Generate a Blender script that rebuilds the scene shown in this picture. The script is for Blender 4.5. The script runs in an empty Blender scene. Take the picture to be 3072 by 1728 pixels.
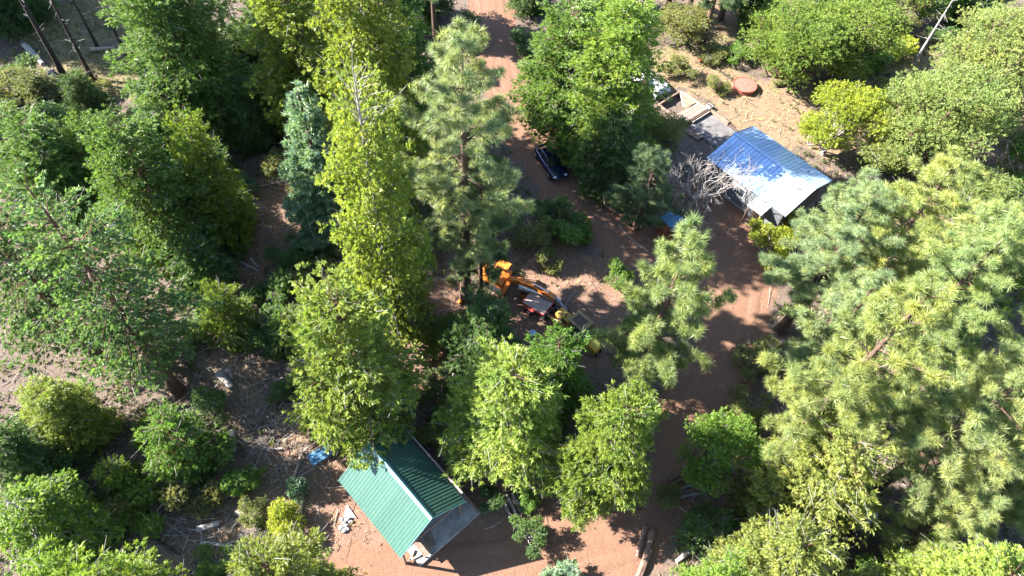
import bpy, bmesh, math, random
import numpy as np
from mathutils import Vector, Matrix, Euler

# ------------------------------------------------------------------ camera, sky, sun, exposure
scene = bpy.context.scene
COL = scene.collection
CAM_ROT = ((0.996967, -0.077825, 0.000000), (0.063464, 0.812998, -0.578798), (0.045045, 0.577043, 0.815471))
CAM_H = 46.0
cam_data = bpy.data.cameras.new('camera')
cam_data.sensor_width = 36.0
cam_data.lens = 36.0 * 2100.0 / 3072.0
cam_data.clip_start = 0.5
cam_data.clip_end = 3000.0
cam = bpy.data.objects.new('camera', cam_data)
cam.matrix_world = Matrix.Translation((0, 0, CAM_H)) @ Matrix(CAM_ROT).to_4x4()
COL.objects.link(cam)
scene.camera = cam

SUN_ELEV = math.radians(34.0)
SUN_AZ_FROM = math.radians(175.0)          # the sun stands towards -x, shadows fall towards +x and a little -y
world = bpy.data.worlds.new('World')
scene.world = world
world.use_nodes = True
wn = world.node_tree
wn.nodes.clear()
w_out = wn.nodes.new('ShaderNodeOutputWorld')
w_bg = wn.nodes.new('ShaderNodeBackground')
w_sky = wn.nodes.new('ShaderNodeTexSky')
w_sky.sky_type = 'NISHITA'
w_sky.sun_disc = False
w_sky.sun_elevation = SUN_ELEV
w_sky.sun_rotation = math.radians(-85.0)
w_sky.altitude = 900.0
w_sky.air_density = 1.0
w_sky.dust_density = 0.6
w_sky.ozone_density = 1.2
w_bg.inputs['Strength'].default_value = 0.082
wn.links.new(w_sky.outputs[0], w_bg.inputs['Color'])
wn.links.new(w_bg.outputs[0], w_out.inputs['Surface'])

sun_data = bpy.data.lights.new('sun', 'SUN')
sun_data.energy = 5.0
sun_data.angle = math.radians(0.55)
sun_data.color = (1.0, 0.955, 0.87)
sun = bpy.data.objects.new('sun', sun_data)
sun_dir = Vector((-math.cos(SUN_AZ_FROM) * math.cos(SUN_ELEV), -math.sin(SUN_AZ_FROM) * math.cos(SUN_ELEV), -math.sin(SUN_ELEV)))
sun.rotation_euler = sun_dir.to_track_quat('-Z', 'Y').to_euler()
sun.location = (-60, 30, 60)
COL.objects.link(sun)

scene.view_settings.view_transform = 'Standard'
scene.view_settings.look = 'None'
scene.view_settings.exposure = 2.7
scene.view_settings.gamma = 1.0
scene.view_settings.use_curve_mapping = False
scene.cycles.max_bounces = 6
scene.cycles.diffuse_bounces = 3
scene.cycles.glossy_bounces = 2
scene.cycles.transmission_bounces = 4
scene.cycles.transparent_max_bounces = 4

# ------------------------------------------------------------------ surveyed positions, metres on the ground
TREES = [
    ('cedar_sparse', -23.09, 21.36, 21.03, 3.59, 3.91, 'deep', 'tall dark green conifer with bare lower trunk beside the slash clearing'),
    ('cedar_sparse', -29.66, 23.54, 17.81, 3.67, 4.66, 'deep', "dark green conifer with pale dead twigs, cut by the photo's left edge"),
    ('cedar_mid', -27.82, 17.35, 7.06, 2.17, 4.99, 'yellow', 'yellow-green cedar below the tall dark conifer on the left'),
    ('cedar_tall', -26.42, 33.07, 14.40, 3.43, 5.92, 'green', 'broad bushy cedar, largest of the row left of the small red clearing'),
    ('cedar_mid', -23.26, 35.47, 12.83, 2.12, 4.65, 'lime', "narrow lime cedar on the shaded hollow's left rim"),
    ('cedar_mid', -37.20, 37.55, 9.29, 3.17, 5.79, 'green', 'sunlit cedar at the left edge above the tall dark conifer'),
    ('cedar_mid', -34.31, 39.23, 8.41, 1.95, 0.18, 'green', 'slim cedar tucked behind the broad bushy cedar'),
    ('cedar_tall', -28.76, 47.87, 17.39, 4.84, 2.92, 'green', 'large cedar with its top cut off above the blue-green fir'),
    ('fir', -30.39, 46.61, 10.82, 3.01, 5.92, 'blue', 'young blue-green fir beside the grassy patch at upper left'),
    ('cedar_mid', -39.09, 47.23, 5.99, 1.78, 4.08, 'dark', 'small dark cedar at the foot of two bare burnt trunks'),
    ('cedar_mid', -24.40, 46.23, 7.83, 1.66, 5.66, 'dark', 'small bright-tipped cedar in deep shade left of the blue fir'),
    ('cedar_tall', -19.22, 48.41, 19.60, 4.14, 0.71, 'yellow', 'tall yellow-green cedar cut by the top edge, left of the twin crowns'),
    ('cedar_tall', -10.80, 39.16, 25.43, 3.61, 2.95, 'yellow', 'tall cedar cut by the top edge behind the dead-topped cedar'),
    ('cedar_tall', -10.03, 44.83, 20.37, 3.34, 1.55, 'dark', 'dark green cedar between the yellow cedar and the road'),
    ('cedar_tall', -8.29, 27.54, 24.32, 2.84, 3.41, 'yellow', 'very tall narrow yellow cedar with a bleached dead top at centre'),
    ('fir', -15.51, 37.12, 14.56, 2.82, 3.60, 'blue', 'blue-green fir with drooping boughs left of the dead-topped cedar'),
    ('pine_tall', -3.57, 31.12, 23.90, 4.31, 0.08, 'pine', 'tall pine with bare trunk standing over the orange excavator'),
    ('pine_mid', -2.48, 31.61, 15.37, 2.71, 1.36, 'pinedark', 'shaded pine directly behind the tall pine over the excavator'),
    ('cedar_tall', 3.29, 51.52, 13.45, 3.99, 1.76, 'green', 'broad dense green tree overhanging the dark parked car'),
    ('cedar_tall', 7.09, 48.15, 16.38, 3.96, 5.75, 'lime', 'broad dense yellowish tree overhanging the tarped trailer'),
    ('cedar_mid', 7.32, 44.71, 8.31, 2.74, 4.81, 'dark', 'low dark tree in shade beside the parked car'),
    ('pine_mid', 10.31, 39.97, 8.65, 2.61, 1.00, 'pinedark', 'dark shaded pine between the parked car and the bare tree'),
    ('oak', 12.34, 48.73, 5.42, 2.17, 5.01, 'olive', 'thin-leaved olive shrub tree in front of the wooden deck frame'),
    ('bare', 14.78, 42.27, 9.13, 5.16, 0.87, 'grey', 'leafless grey tree leaning over the corner of the blue roof'),
    ('oak_big', 25.87, 61.05, 10.63, 4.80, 3.88, 'leaf', 'light green tree beside the round rust-red platform'),
    ('oak_big', 31.73, 63.39, 10.65, 3.99, 0.80, 'leaf', 'light green tree at the top edge behind the small yellow oak'),
    ('oak', 28.80, 51.19, 7.93, 3.65, 0.01, 'yellowleaf', 'yellow-green oak with a dark stem right of the blue roof'),
    ('oak_big', 36.19, 49.75, 12.88, 4.37, 5.47, 'leafpale', 'pale green tree above the pines on the right slope'),
    ('oak_big', 42.63, 55.42, 15.21, 4.91, 1.32, 'leafpale', 'pale green tree cut by the top right corner'),
    ('oak', 33.35, 49.71, 7.38, 3.07, 1.35, 'leafpale', 'lower pale green tree at the edge of the leaf-strewn yard'),
    ('bare', 42.20, 51.47, 10.88, 4.31, 6.17, 'brown', 'dead brown tree with fine drooping twigs at the right edge'),
    ('pine_mid', 23.62, 35.09, 12.33, 2.88, 5.48, 'pine', 'blue-tinged pine top nearest the sunlit end of the blue roof'),
    ('pine_tall', 21.43, 30.63, 15.55, 3.80, 1.82, 'pine', 'pale pine at the edge of the dirt road below the blue roof'),
    ('pine_tall', 25.04, 30.59, 18.61, 3.85, 6.04, 'pineyellow', 'pale pine behind the roadside pine on the right'),
    ('pine_tall', 17.99, 18.52, 22.16, 3.64, 3.39, 'pineyellow', 'tall pine whose thick dark trunk base shows beside the pole pile'),
    ('pine_tall', 24.99, 24.39, 20.34, 3.64, 4.26, 'pinepale', 'large pine in the middle of the right-hand pine stand'),
    ('pine_tall', 24.26, 17.08, 21.58, 3.81, 1.29, 'pinepale', 'large pine with bare limbs above the pale round cedar'),
    ('pine_tall', 29.63, 19.89, 19.33, 3.81, 5.91, 'pinepale', 'pine cut by the right edge of the pine stand'),
    ('pine_mid', 37.41, 36.01, 11.45, 3.08, 4.34, 'pinepale', 'short pine at the right edge below the dead brown tree'),
    ('oak', 38.90, 43.11, 6.49, 3.07, 6.07, 'leafpale', 'bushy pale shrub tree under the dead brown tree'),
    ('oak', 30.54, 28.75, 7.91, 3.06, 5.61, 'dark', 'dark green leafy tree showing between the right-hand pines'),
    ('cedar_mid', 18.79, 15.71, 12.16, 3.23, 1.88, 'pale', 'pale round-crowned cedar above the white metal shed roof'),
    ('cedar_mid', 15.36, 10.51, 11.91, 2.67, 2.27, 'pale', 'pale cedar at the bottom edge left of the white metal shed'),
    ('cedar_mid', 11.81, 8.89, 10.88, 1.92, 1.04, 'lime', 'lime cedar at the bottom edge beside the three peeled logs'),
    ('cedar_mid', 25.38, 9.86, 11.61, 2.88, 0.92, 'yellow', 'yellow cedar with grey twigs in the bottom right corner'),
    ('oak', 13.67, 17.89, 8.47, 2.29, 0.41, 'leafmid', 'spreading green tree over the pole pile by the road'),
    ('pine_mid', 9.72, 24.96, 17.24, 3.56, 1.89, 'pinepale', 'pine between the yellow loader and the dirt road'),
    ('cedar_high', 0.20, 18.36, 12.26, 3.35, 3.79, 'yellow', 'round golden cedar with a thick red trunk above the lumber stack'),
    ('cedar_mid', 3.08, 22.04, 10.09, 2.31, 0.02, 'leafmid', 'dense green cedar between the golden cedar and the yellow loader'),
    ('cedar_high', 6.12, 15.65, 14.37, 2.46, 4.26, 'lime', 'tall lime cedar at the bend of the dirt road'),
    ('cedar_mid', 7.54, 17.82, 11.99, 1.85, 2.12, 'lime', 'smaller lime cedar just behind the one at the road bend'),
    ('cedar_mid', -1.69, 25.19, 8.34, 2.44, 1.95, 'dark', 'dark low cedar in shade below the tall pine'),
    ('cedar_tall', -9.33, 19.92, 16.02, 3.74, 5.14, 'yellow', 'large yellow cedar whose boughs overhang the green roof'),
    ('cedar_mid', -25.21, 10.45, 8.84, 2.46, 3.02, 'lime', 'cedar with a bleached dead top at the lower left edge'),
    ('cedar_mid', -18.45, 5.66, 13.71, 2.74, 1.98, 'lime', 'sunlit cedar at the bottom edge in the lower left'),
    ('cedar_mid', -9.99, 7.33, 13.51, 2.61, 3.02, 'pale', 'pale cedar at the bottom edge below the green-roofed shelter'),
    ('cedar_small', -20.11, 16.14, 6.79, 2.33, 4.43, 'green', 'rounded young cedar in the middle of the slash clearing'),
    ('cedar_mid', -28.87, 14.22, 8.00, 2.01, 0.36, 'dark', 'dark shaded cedar at the left edge below the big conifer'),
    ('pine_tall', -10.24, 64.40, 14.72, 2.96, 6.12, 'pinedark', 'slim pine at the top edge beside the road, trunk in view'),
    ('pine_tall', 18.55, 67.09, 14.19, 3.43, 0.14, 'pinedark', 'red-barked pine with dark trunk in the grove above the trailer'),
    ('pine_tall', 16.95, 70.52, 15.02, 3.10, 4.71, 'pinedark', 'slim dark trunk of the grove, left of the red-barked pine'),
    ('pine_tall', 21.14, 72.13, 14.54, 3.15, 5.31, 'pinedark', 'slim dark trunk of the grove, right of the red-barked pine'),
    ('pine_tall', 14.95, 71.92, 14.32, 3.57, 0.11, 'pinedark', 'leftmost pine of the grove at the top edge'),
    ('oak', 15.71, 66.87, 4.37, 2.97, 4.95, 'olive', 'low leafy tree in the shaded grove at the top edge'),
    ('cedar_mid', 24.60, 71.67, 8.02, 2.59, 2.30, 'dark', 'dark cedar behind the light green tree at the top edge'),
    ('oak', 43.73, 74.17, 6.77, 3.32, 3.63, 'leafmid', 'leafy tree at the top edge behind the leaning bare pole'),
    ('cedar_mid', -52.98, 61.52, 8.12, 2.99, 0.06, 'dark', 'dark cedar in the top left corner'),
    ('cedar_mid', -26.99, 64.92, 11.02, 3.03, 0.29, 'dark', 'dark cedar in shade at the top edge left of the tall yellow cedar'),
    ('cedar_small', -20.25, 26.27, 6.37, 1.79, 1.14, 'lime', 'small light green cedar beside the brush pile left of the big yellow cedar'),
    ('cedar_small', -23.61, 14.10, 4.30, 1.25, 6.00, 'lime', 'small round cedar above the dead-topped cedar at lower left'),
    ('cedar_small', -45.85, 50.35, 3.16, 2.05, 1.23, 'olive', 'small grey-green cedar among the burnt trunks at upper left'),
    ('cedar_small', -6.57, 63.89, 3.63, 1.56, 4.75, 'dark', 'small dark pine beside the road at the top edge'),
    ('cedar_small', -15.79, 25.81, 4.37, 1.52, 5.84, 'green', 'small cedar touching the lit flank of the big yellow cedar'),
    ('cedar_small', -36.09, 30.14, 3.04, 1.68, 5.92, 'dark', 'small dark tree filling the gap at the left edge'),
    ('cedar_small', -24.00, 30.53, 5.66, 2.26, 2.16, 'dark', 'dark young cedar at the foot of the broad bushy cedar'),
    ('cedar_small', -22.98, 48.53, 3.94, 1.64, 2.23, 'olive', 'olive young cedar in the shade below the tall yellow cedar'),
    ('cedar_small', -27.90, 38.52, 4.75, 1.98, 3.30, 'green', 'young cedar between the broad bushy cedar and the narrow lime one'),
    ('pine_mid', 32.31, 34.32, 11.24, 3.33, 4.87, 'pinepale', 'pine below the bushy shrub tree at right'),
    ('pine_mid', 22.06, 26.10, 12.90, 2.99, 0.68, 'pine', 'short pine at the lower edge of the right-hand stand by the road'),
    ('pine_mid', 32.07, 17.01, 12.66, 3.15, 4.70, 'pinepale', 'low pine at the right edge above the corner cedar'),
    ('pine_mid', 25.64, 13.92, 11.30, 2.71, 5.01, 'pinepale', 'low pine right of the white metal shed'),
    ('cedar_mid', 20.79, 9.08, 9.16, 2.24, 5.40, 'pale', 'pale cedar at the bottom edge below the white metal shed'),
    ('cedar_mid', 29.41, 10.15, 11.15, 2.45, 0.23, 'yellow', 'yellow-green cedar cut by the bottom right corner'),
    ('oak', 39.47, 34.21, 6.85, 3.11, 5.94, 'leafmid', 'leafy green tree at the right edge between pines'),
    ('oak', 46.43, 48.27, 6.20, 3.41, 0.57, 'leafmid', 'leafy green tree at the right edge under the dead brown tree'),
    ('cedar_mid', -29.32, 34.86, 8.02, 2.64, 2.14, 'green', 'green cedar filling the gap before the broad bushy cedar'),
    ('cedar_mid', -42.21, 40.75, 7.11, 2.82, 3.84, 'green', 'green cedar cut by the left edge at mid height'),
    ('cedar_small', -25.95, 41.06, 4.21, 2.04, 5.77, 'dark', 'dark young cedar in the shaded hollow'),
    ('cedar_mid', -31.13, 42.93, 6.19, 2.39, 2.13, 'dark', 'dark cedar behind the row of sunlit cedars'),
    ('cedar_mid', -25.77, 53.32, 7.84, 2.60, 5.80, 'dark', "dark cedar under the tall yellow cedar's left flank"),
    ('cedar_small', -18.45, 41.86, 3.33, 1.72, 3.42, 'olive', 'olive young cedar between the two blue-green firs'),
    ('pine_mid', -5.84, 36.36, 8.87, 2.04, 1.96, 'pinedark', 'dark pine tucked between the dead-topped cedar and the tall pine'),
    ('pine_tall', 9.80, 73.40, 14.49, 3.18, 1.99, 'pinedark', 'slim pine trunk at the top edge right of the road'),
    ('pine_tall', 13.06, 73.06, 14.46, 3.17, 1.11, 'pinedark', 'pine trunk at the top edge left of the grove'),
    ('pine_tall', 24.06, 75.16, 13.43, 3.24, 0.49, 'pinedark', 'dark pine trunk at the top edge behind the light green tree'),
    ('cedar_mid', 6.61, 72.35, 7.00, 2.84, 0.93, 'dark', 'dark cedar at the top edge behind the broad green tree'),
    ('cedar_mid', -0.56, 71.00, 6.70, 2.38, 4.33, 'dark', 'dark cedar right of the road at the top edge'),
    ('cedar_mid', -12.18, 67.59, 8.85, 2.71, 6.26, 'dark', 'dark cedar left of the road at the top edge'),
    ('oak', 40.69, 73.01, 5.18, 3.32, 1.01, 'olive', 'olive leafy tree at the top edge left of the bare pole'),
    ('oak', 49.14, 66.87, 6.67, 3.56, 0.30, 'leafpale', 'pale leafy tree at the right edge above the dead brown tree'),
    ('oak', 35.68, 70.87, 5.23, 2.83, 6.20, 'leafmid', 'green leafy tree at the top edge behind the bush by the pole'),
    ('cedar_mid', 49.46, 74.92, 6.34, 3.12, 3.35, 'dark', 'dark cedar at the top right behind the bare pole'),
    ('cedar_small', -37.09, 60.14, 3.61, 2.42, 2.55, 'dark', 'dark young cedar under the large top-left cedar'),
    ('cedar_small', -28.03, 58.64, 3.29, 1.99, 1.49, 'dark', 'dark young cedar at upper left in the shade between two cedars'),
    ('cedar_mid', 5.71, 48.79, 9.54, 2.83, 3.73, 'dark', 'dark green tree filling the shade between the broad tree and the parked car'),
]
SHRUBS = [
    ('fir_small', 4.40, 9.94, 9.28, 1.24, 5.19, 'blue', 'young blue-green pine at the bottom edge of the red clearing'),
    ('shrub', 8.45, 33.96, 4.93, 1.26, 2.86, 'leafmid', 'bright round bush at the edge of the excavator yard'),
    ('shrub', 2.81, 34.96, 3.19, 1.04, 2.65, 'olive', 'sparse olive sapling above the orange boom'),
    ('shrub', 21.16, 38.11, 6.69, 1.95, 0.35, 'yellowleaf', 'bright yellow-green maple bush at the corner of the blue-roofed house'),
    ('shrub', 23.90, 40.67, 3.12, 1.53, 5.75, 'yellowleaf', 'bright green bush under the gable of the blue-roofed house'),
    ('fir_small', -12.87, 14.87, 3.57, 0.64, 0.21, 'blue', 'small blue-green pine left of the green roof'),
    ('shrub', 2.09, 15.15, 3.18, 0.79, 3.10, 'leafmid', 'bright fern-like bush behind the lumber stack'),
    ('shrub', -0.20, 15.16, 2.83, 0.90, 5.27, 'dark', 'dark bush left of the lumber stack'),
    ('shrub', 2.32, 13.11, 3.31, 1.18, 0.82, 'dark', "low bush in the roof's shadow below the lumber stack"),
    ('shrub', -4.54, 22.97, 3.56, 1.55, 4.59, 'dark', 'dark bush right of the big yellow cedar'),
    ('shrub', -2.95, 24.41, 3.22, 1.00, 5.96, 'leafmid', 'light bush beside the white post'),
    ('shrub', 4.64, 38.06, 2.60, 1.83, 3.96, 'leafmid', 'light bush at the road edge above the excavator yard'),
    ('shrub', 1.61, 37.54, 3.06, 1.98, 4.95, 'olive', 'grey-green bush between the tall pine and the road'),
    ('shrub', 13.73, 14.15, 4.79, 2.00, 0.67, 'dark', 'dark bush in shade under the pole pile'),
    ('shrub', -23.72, 40.58, 3.06, 1.11, 2.73, 'blue', 'small blue-green sapling by the shaded hollow'),
    ('shrub', -16.05, 34.30, 3.83, 1.51, 0.94, 'dark', 'dark bush above the small red clearing on its right'),
    ('shrub', -17.61, 33.32, 3.96, 1.57, 5.30, 'dark', 'dark leafy bush beside the leaning pole'),
    ('shrub', -21.68, 43.47, 2.19, 1.58, 1.85, 'olive', 'pale olive bush at the top of the small red clearing'),
    ('shrub', -13.22, 12.59, 5.53, 1.21, 2.85, 'yellowleaf', 'yellowish bush left of the long thin pole'),
    ('shrub', -18.35, 29.35, 3.33, 1.82, 6.28, 'dark', 'dark bush at the bottom of the small red clearing'),
    ('shrub', -15.99, 15.24, 3.23, 0.90, 5.35, 'green', 'low bush right of the young cedar in the slash clearing'),
    ('shrub', -19.95, 19.93, 3.00, 1.50, 6.13, 'dark', "low dark bush right of the tall dark conifer's base"),
    ('shrub', -23.69, 13.96, 1.45, 0.77, 2.85, 'dark', 'dark bush between two young cedars at lower left'),
    ('shrub', -19.22, 13.79, 3.39, 1.51, 3.07, 'olive', 'olive bush in the bright patch of the slash clearing'),
    ('shrub', -16.38, 9.57, 3.28, 1.31, 4.58, 'green', 'bush at the bottom edge left of the pale cedar'),
    ('shrub', -15.39, 13.06, 2.65, 1.00, 3.01, 'olive', 'thin olive bush beside the pale thick log'),
    ('shrub', -48.63, 50.60, 2.54, 2.24, 1.83, 'olive', 'grey bush at the upper left edge'),
    ('shrub', -24.71, 65.22, 2.39, 1.69, 2.54, 'dark', 'dark bush at the top edge'),
    ('shrub', 3.07, 39.46, 3.52, 1.84, 0.92, 'dark', 'dark bush in shade beside the road'),
    ('shrub', 11.99, 53.08, 2.48, 1.34, 2.37, 'leafmid', 'bright bush beside the deck frame'),
    ('shrub', 36.29, 57.03, 2.71, 2.17, 6.21, 'olive', 'olive bush right of the yellow-green oak'),
    ('shrub', 28.96, 54.44, 1.99, 1.55, 6.03, 'grey', 'grey dry bush left of the yellow-green oak'),
    ('shrub', 33.28, 49.44, 1.85, 1.49, 3.94, 'dark', "dark bush at the pines' upper edge"),
    ('shrub', 35.43, 39.61, 3.41, 2.02, 3.14, 'olive', 'olive bush in the gap between the pines'),
    ('shrub', 23.04, 11.54, 3.83, 1.58, 2.13, 'leafmid', 'green bush in shade below the white metal shed'),
    ('shrub', 20.86, 13.31, 2.43, 1.13, 0.56, 'dark', 'dark bush left of the white metal shed'),
    ('shrub', 15.31, 61.39, 1.95, 1.64, 1.71, 'olive', 'dry bush in the grove above the trailer'),
    ('shrub', 21.98, 64.87, 1.85, 1.69, 4.91, 'leafmid', 'bush by the grove right of the red-barked pine'),
    ('shrub', 40.00, 68.53, 2.38, 2.60, 5.45, 'yellowleaf', 'yellow-green bush beside the leaning bare pole'),
    ('shrub', -8.35, 35.27, 2.57, 1.29, 2.27, 'olive', 'olive bush at the foot of the tall pine'),
    ('shrub', -13.68, 32.30, 3.04, 1.56, 4.94, 'olive', 'olive bush right of the small red clearing'),
    ('shrub', -4.70, 26.81, 3.36, 1.76, 4.87, 'green', 'sunlit bush left of the dark low cedar'),
    ('shrub', -6.99, 28.02, 2.76, 1.65, 4.36, 'olive', 'dry olive bush at the foot of the dead-topped cedar'),
    ('shrub', 5.62, 18.80, 4.05, 1.60, 4.17, 'dark', 'dark bush between the dense green cedar and the road bend cedar'),
    ('shrub', 4.03, 16.43, 3.57, 1.17, 4.77, 'dark', "dark bush right of the golden cedar's trunk"),
    ('shrub', -3.73, 21.00, 3.13, 1.38, 2.28, 'dark', 'dark bush behind the shelter'),
    ('shrub', -4.34, 19.15, 3.24, 1.21, 4.42, 'olive', "olive bush by the shelter's far corner"),
    ('shrub', -14.84, 36.32, 2.06, 1.64, 1.76, 'green', 'green bush at the foot of the blue-green fir'),
    ('shrub', -24.22, 24.70, 2.81, 1.87, 3.05, 'dark', "dark bush beside the tall dark conifer's trunk"),
    ('shrub', -21.68, 27.03, 2.95, 1.92, 4.83, 'green', "green bush above the tall dark conifer's base"),
    ('shrub', -17.59, 25.30, 2.63, 1.45, 4.34, 'dark', 'dark bush left of the small cedar by the big yellow one'),
    ('shrub', -21.72, 12.82, 2.72, 1.50, 1.85, 'lime', 'lime bush at the edge of the lower slash'),
    ('shrub', -24.11, 12.38, 2.62, 1.49, 5.94, 'olive', 'olive bush right of the dead-topped cedar at lower left'),
    ('shrub', -16.91, 14.77, 2.59, 1.15, 4.08, 'leafmid', 'bright bush by the short bleached log'),
    ('shrub', -42.43, 46.85, 2.31, 1.99, 3.65, 'dark', 'dark bush right of the black log'),
    ('shrub', -48.96, 52.93, 2.26, 2.10, 0.07, 'dark', 'dark bush under the leftmost burnt trunk'),
    ('shrub', -34.82, 47.18, 2.26, 1.82, 3.44, 'olive', 'olive bush left of the young blue-green fir'),
    ('shrub', -29.93, 51.66, 2.76, 2.07, 1.57, 'dark', 'dark bush under the large top-left cedar'),
    ('shrub', 9.73, 43.40, 2.49, 1.93, 4.22, 'dark', 'dark bush under the shaded pine'),
    ('shrub', 19.25, 59.31, 1.56, 1.21, 2.91, 'olive', 'dry weeds beside the shaded grove'),
    ('shrub', 34.95, 59.92, 2.53, 2.23, 5.13, 'olive', 'olive bush behind the yellow-green oak'),
    ('shrub', 41.14, 60.03, 3.23, 2.62, 4.07, 'leafmid', 'green bush above the pale green trees on the right'),
    ('shrub', 33.29, 44.91, 2.46, 1.96, 5.01, 'leafmid', 'green bush between the oak yard and the pines'),
    ('shrub', 28.75, 13.91, 3.46, 1.63, 2.18, 'olive', 'olive bush at the right above the corner cedar'),
    ('shrub', 17.40, 22.48, 3.41, 1.68, 4.04, 'olive', 'olive bush at the road edge under the pines'),
    ('shrub', 18.86, 26.84, 3.26, 1.91, 4.63, 'olive', 'grey-green bush at the road edge below the roadside pine'),
    ('shrub', 11.52, 16.21, 2.47, 0.91, 5.20, 'olive', "low weeds on the road's right bank"),
    ('shrub', -0.61, 63.41, 2.19, 1.67, 2.20, 'dark', 'dark bush on the right verge of the road at the top'),
    ('shrub', -6.06, 58.77, 1.93, 1.61, 5.29, 'olive', 'olive bush on the left verge of the road'),
    ('shrub', -3.93, 50.70, 1.95, 1.50, 5.46, 'dark', 'dark bush on the left verge of the road behind the tall pine'),
    ('shrub', -2.85, 44.51, 2.47, 1.77, 4.32, 'dark', 'dark bush between the tall pine and the car'),
    ('shrub', 26.77, 65.47, 2.13, 1.91, 6.13, 'olive', 'dry bush behind the round platform'),
    ('shrub', 19.38, 64.55, 1.49, 1.48, 6.01, 'olive', 'weedy bush at the foot of the red-barked pine'),
    ('shrub', 45.94, 69.27, 2.91, 2.61, 3.25, 'dark', 'dark bush right of the bare pole'),
    ('shrub', 36.34, 65.98, 2.28, 2.34, 3.32, 'leafmid', 'green bush left of the bare pole'),
    ('shrub', -44.64, 46.06, 1.94, 1.80, 1.04, 'olive', 'olive bush above the sunlit cedars at the left edge'),
    ('shrub', -42.05, 50.80, 2.08, 1.88, 5.25, 'olive', 'olive bush under the thin burnt trunk'),
    ('shrub', -22.77, 37.26, 2.39, 1.65, 5.89, 'green', 'green bush on the left rim of the small red clearing'),
    ('shrub', -23.48, 32.95, 2.38, 1.74, 3.00, 'dark', 'dark bush at the lower left of the small red clearing'),
    ('shrub', -16.32, 31.26, 2.55, 1.55, 4.34, 'olive', 'olive bush right of the bleached split log'),
    ('shrub', -23.07, 17.31, 2.42, 1.32, 4.52, 'lime', 'lime bush left of the young cedar in the slash clearing'),
    ('shrub', -15.47, 21.55, 2.33, 1.12, 4.59, 'dark', 'dark bush in the slash left of the big yellow cedar'),
]
BEYOND = [(-64.0, 20.0, 14.2, 3.8), (-66.0, 33.0, 17.1, 3.7), (-62.0, 44.0, 15.9, 3.6), (-60.0, 46.0, 18.4, 3.6), (-61.0, 59.0, 18.0, 3.0), (-57.0, 65.0, 14.1, 3.4), (-64.0, 62.0, 17.6, 3.2), (-74.0, 40.0, 17.8, 3.6), (-68.0, 70.0, 13.3, 3.5), (-56.0, 76.0, 14.6, 3.1), (-44.0, 80.0, 13.9, 3.3), (-30.0, 84.0, 14.3, 3.2), (-75.0, 60.0, 13.2, 3.5), (-60.0, 10.0, 15.7, 3.6)]
POLES = [
    (-45.57, 54.07, 14.54, 0.2, 'burnt', 'thick burnt trunk standing above the grassy patch'),
    (-42.02, 53.05, 12.90, 0.16, 'burnt', 'thin burnt trunk right of the thick burnt one'),
    (-44.13, 58.71, 6.96, 0.13, 'burnt', 'slim burnt trunk behind the two burnt trunks'),
    (-40.77, 57.70, 6.78, 0.13, 'burnt', 'slim dark trunk left of the big top-left cedar'),
    (-30.64, 59.49, 3.99, 0.07, 'burnt', 'thin dead sapling trunk in the upper shade'),
    (-32.57, 59.51, 7.54, 0.12, 'burnt', 'dead trunk left of the thin dead sapling'),
    (-29.40, 59.45, 5.65, 0.08, 'burnt', 'slender dead trunk between cedar and shaded hollow'),
    (41.73, 66.78, 8.03, 0.13, 'grey', 'bare grey-brown pole standing at the top right'),
    (-16.37, 38.14, 2.87, 0.1, 'burnt', 'short dead trunk under the blue-green fir'),
    (-18.52, 38.05, 2.96, 0.07, 'burnt', 'thin dead trunk above the small red clearing'),
]
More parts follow.
